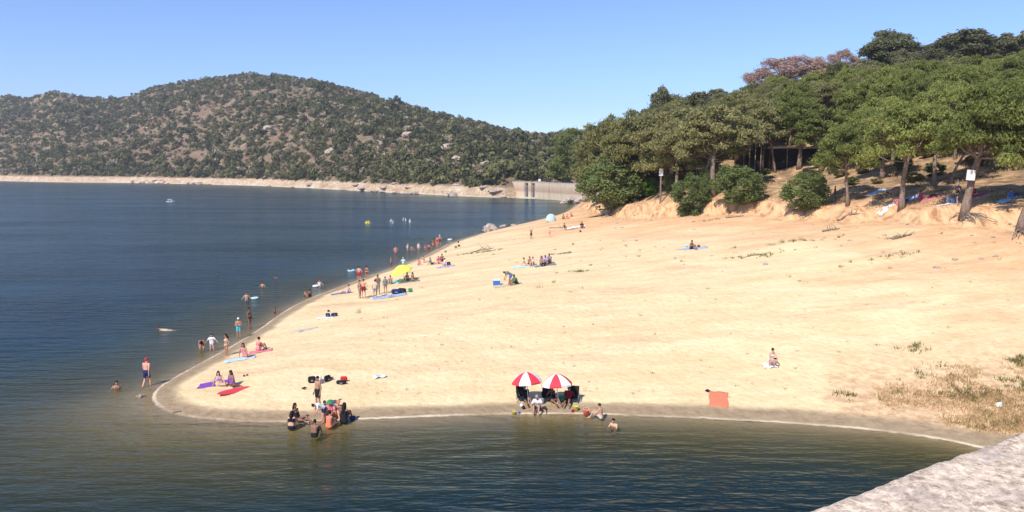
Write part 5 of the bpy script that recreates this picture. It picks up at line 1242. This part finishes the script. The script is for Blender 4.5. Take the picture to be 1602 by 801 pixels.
# dark shelter behind the pines
root = bpy.data.objects.new('shelter', None); COL.objects.link(root); tag(root, 'long low shelter with a pale roof edge and dark open front behind the pines', 'building')
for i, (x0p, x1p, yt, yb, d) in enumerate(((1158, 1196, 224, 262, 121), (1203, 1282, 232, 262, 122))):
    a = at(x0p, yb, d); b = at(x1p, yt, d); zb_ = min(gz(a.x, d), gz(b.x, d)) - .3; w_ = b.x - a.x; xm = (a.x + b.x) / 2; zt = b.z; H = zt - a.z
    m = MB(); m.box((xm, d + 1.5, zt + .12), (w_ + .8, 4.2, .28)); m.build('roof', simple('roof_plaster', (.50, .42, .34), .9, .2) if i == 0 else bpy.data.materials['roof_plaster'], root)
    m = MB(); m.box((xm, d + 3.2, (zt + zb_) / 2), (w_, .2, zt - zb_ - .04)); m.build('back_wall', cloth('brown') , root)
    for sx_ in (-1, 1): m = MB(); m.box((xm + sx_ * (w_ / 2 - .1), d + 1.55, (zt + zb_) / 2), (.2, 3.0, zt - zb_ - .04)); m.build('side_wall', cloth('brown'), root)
    m = MB(); m.box((xm, d + .1, zt - .55), (w_ - .45, .06, 1.0)); m.build('painted_shade_upper', cloth('black'), root)  # black panel standing in for the shade under the roof in the open front
    m = MB(); m.box((xm, d + .12, a.z + .35), (w_ - .45, .06, 1.3)); m.build('painted_shade_lower', cloth('black'), root)  # second black panel, painted shade in the lower part of the open front
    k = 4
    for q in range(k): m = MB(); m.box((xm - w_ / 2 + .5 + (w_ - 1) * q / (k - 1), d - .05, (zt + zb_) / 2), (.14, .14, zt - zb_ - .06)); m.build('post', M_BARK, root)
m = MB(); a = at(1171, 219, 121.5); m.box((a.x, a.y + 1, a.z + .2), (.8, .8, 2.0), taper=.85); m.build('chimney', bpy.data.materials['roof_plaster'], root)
# boat
q = atz(267, 316, 0); root = bpy.data.objects.new('motorboat', None); COL.objects.link(root); root.location = q; root.rotation_euler = (0, 0, R(8)); root.scale = (.82, .82, .82); tag(root, 'small white motorboat with an awning far out on the lake', 'boat')
vs = []; n = 14
for i in range(n):
    u = i / (n - 1); x = -1.9 + 3.8 * u; hw = .78 * (1 - max(0, (u - .55) / .45) ** 2.2 * .97); kz = -.25 + .30 * max(0, u - .7) / .3; top = .42 + .18 * u * u
    for (a, b) in ((0, kz), (.75, kz + .22), (1, top), (.92, top), (.68, .12), (0, .10)): vs.append((x, hw * a, b))
    for (a, b) in ((.68, .12), (.92, top), (1, top), (.75, kz + .22)): vs.append((x, -hw * a, b))
m = MB(); fs = [(i * 10 + k, i * 10 + (k + 1) % 10, (i + 1) * 10 + (k + 1) % 10, (i + 1) * 10 + k) for i in range(n - 1) for k in range(10)] + [tuple(range(10))[::-1]]
m.add(vs, fs); wh = simple('boat_white', (.82, .82, .80), .35, .05, spec=.5); m.build('hull', wh, root, smooth=False)
m = MB(); m.box((-.3, 0, 1.12), (2.0, 1.3, .06)); m.box((-.3, 0, 1.17), (1.7, 1.0, .06)); m.build('awning', wh, root)
for x in (-1.2, .6):
    for y in (-.58, .62): m = MB(); m.tube([(x, y, .4), (x, y, 1.11)], .02, 6); m.build('awning_pole', cloth('white'), root)
m = MB(); m.box((.55, 0, .62), (.5, .8, .5), taper=.7); m.build('console', wh, root); m = MB(); m.box((-2.05, 0, .45), (.35, .35, .5), taper=.7); m.tube([(-2.05, 0, .3), (-2.05, 0, -.35)], .06, 6); m.build('outboard_motor', cloth('black'), root)
person((q.x + .95, q.y - .1, .1), 'sitk', 'm', 'tan', 'short_hair', 'darkhair', [('t_shirt', 'navy')], 90, 'person in navy sitting in the bow of the white motorboat', h=.85)
person((q.x - .7, q.y - .1, .1), 'sitk', 'f', 'fair', 'short_hair', 'fairhair', [('t_shirt', 'white')], 90, 'person in white sitting under the awning of the motorboat', h=.85)
# dam
root = bpy.data.objects.new('dam', None); COL.objects.link(root); tag(root, 'pale stained concrete dam with two sluice openings across the end of the lake', 'dam')
def wall(m, P0, P1, z0, z1, th, z1b=None):
    P0, P1 = V3(P0), V3(P1); d = (P1 - P0).normalized(); n_ = V3((-d.y, d.x, 0)) * th; z1b = z1 if z1b is None else z1b
    vs = [(*P0.xy, z0), (*P1.xy, z0), (*P1.xy, z1b), (*P0.xy, z1)]; P2, P3 = P1 + n_, P0 + n_; vs += [(*P3.xy, z0), (*P2.xy, z0), (*P2.xy, z1b), (*P3.xy, z1)]
    m.add(vs, [(0, 1, 2, 3), (5, 4, 7, 6), (3, 2, 6, 7), (1, 5, 6, 2), (4, 0, 3, 7), (4, 5, 1, 0)])
def dp(px, d): return ((px - CX) / F * d, d, 0)
ZT = at(830, 285, 322).z
A0, A1, A2, A3, A4, A5 = dp(785, 346), dp(818, 334), dp(839, 324), dp(859, 312), dp(880, 300), dp(912, 286)
for P0, P1, nm in ((A0, A1, 'wall_section'), (A2, A3, 'wall_section'), (A3, A4, 'wall_section'), (A4, A5, 'wall_section')):
    m = MB(); wall(m, P0, P1, -4, ZT, 3.0); m.build(nm, M_CONC, root)
a, b = V3(A1), V3(A2); m = MB(); dv = (b - a); L = dv.length; u_ = dv.normalized(); n_ = V3((-u_.y, u_.x, 0))
m = MB(); wall(m, a + n_ * 1.6, b + n_ * 1.6, -4, ZT - 1.2, 1.5); m.build('spillway_wall', M_CONC, root)
for f0, f1 in ((0, .12), (.40, .60), (.88, 1)):
    m = MB(); wall(m, a + dv * f0 + u_ * .003, a + dv * f1 - u_ * .003, -4, ZT + .2, 3.3); m.build('pier', M_CONC, root)
for f0, f1 in ((.12, .40), (.60, .88)):
    m = MB(); wall(m, a + dv * f0 + n_ * .9, a + dv * f1 + n_ * .9, .6, ZT - 2.2, .3); g = m.build('sluice_gate', simple('gate_dark', (.10, .10, .13), .6) if 'gate_dark' not in bpy.data.materials else bpy.data.materials['gate_dark'], root)
    m = MB(); wall(m, a + dv * f0 + n_ * .2, a + dv * f1 + n_ * .2, ZT - .5, ZT - .15, 2.4); m.build('gate_beam', M_CONC, root)
m = MB(); wall(m, a - n_ * 1.2 - u_ * 1, b - n_ * 1.2 + u_ * 1, -2, .35, 1.15); m.build('sill', simple('sill_pale', (.62, .56, .42), .9), root)
m = MB(); wall(m, V3(A3) - n_ * .5 - u_ * .4, V3(A3) - n_ * .5 + u_ * .4, -4, ZT + .1, .48); m.build('buttress', M_CONC, root)
for P0, P1 in ((A0, A1), (A1, A2), (A2, A3), (A3, A4), (A4, A5)):
    d_ = (V3(P1) - V3(P0)).normalized(); nn = V3((-d_.y, d_.x, 0)); 
    m = MB(); wall(m, V3(P0) + nn * .1, V3(P1) + nn * .1, ZT + .203, ZT + .28, .1)
    m.v and m.build('railing', cloth('grey'), root)
    for k in range(9):
        pp = V3(P0).lerp(V3(P1), (k + .5) / 9) + nn * .15; m = MB(); m.box((pp.x, pp.y, ZT + .1), (.06, .06, .22)); m.build('railing_post', cloth('grey'), root)
m = MB(); pp = V3(A2) + n_ * 1.5; m.box((pp.x, pp.y, ZT + .7), (1.0, 1.0, 1.1)); m.build('lamp_housing', cloth('white'), root)
# stone wall in the foreground
e0 = V3((.42, 1.12)); p0 = atz(1236, 801, CAMZ - .5); p1 = atz(1602, 674, CAMZ - .5); dd = (p1 - p0).normalized(); nn = V3((dd.y, -dd.x, 0))
root = bpy.data.objects.new('stone_parapet', None); COL.objects.link(root); tag(root, 'rough pinkish granite top of the wall in the lower right corner', 'wall')
import bmesh
def coping(s0, s1, seed):
    bm = bmesh.new(); nx, ny = int((s1 - s0) / .008), 52; Wd = .42
    grid = []
    for j in range(ny + 1):
        row = []
        for i in range(nx + 1):
            s_ = s0 + (s1 - s0) * i / nx; t_ = Wd * j / ny; p = p0 + dd * s_ + nn * t_
            e = min(t_, Wd - t_, (s_ - s0) * 3, (s1 - s_) * 3); rd = -.012 * max(0, 1 - e / .012) ** 2
            h = mnoise.noise(p * 9) * .006 + mnoise.noise(p * 30) * .0035 + mnoise.noise(p * 80) * .002
            ed = mnoise.noise(p * 7) * .014 + mnoise.noise(p * 24) * .008 if j in (0, ny) else 0
            row.append(bm.verts.new((p.x + nn.x * ed, p.y + nn.y * ed, p.z + rd + h)))
        grid.append(row)
    for j in range(ny):
        for i in range(nx): bm.faces.new((grid[j][i], grid[j + 1][i], grid[j + 1][i + 1], grid[j][i + 1])).smooth = True
    rim = [grid[0][i] for i in range(nx + 1)] + [grid[j][nx] for j in range(1, ny + 1)] + [grid[ny][i] for i in range(nx - 1, -1, -1)] + [grid[j][0] for j in range(ny - 1, 0, -1)]
    low = [bm.verts.new((v.co.x, v.co.y, p0.z - .16)) for v in rim]
    for k in range(len(rim)): a, b = k, (k + 1) % len(rim); bm.faces.new((rim[a], rim[b], low[b], low[a]))
    bmesh.ops.recalc_face_normals(bm, faces=bm.faces[:]); me = bpy.data.meshes.new('coping_stone'); bm.to_mesh(me); bm.free(); me.materials.append(M_GRANITE); return link('coping_stone', me, root)
coping(-1.2, 1.15, 1); coping(1.156, 2.6, 2)
m = MB(); c0 = p0 + dd * .7 + nn * .21; m.box((c0.x, c0.y, (p0.z - .162 - 1.5) / 2), (3.8, .36, p0.z - .162 + 1.5), rz=math.atan2(dd.y, dd.x)); m.build('wall_body', M_GRANITE, root)
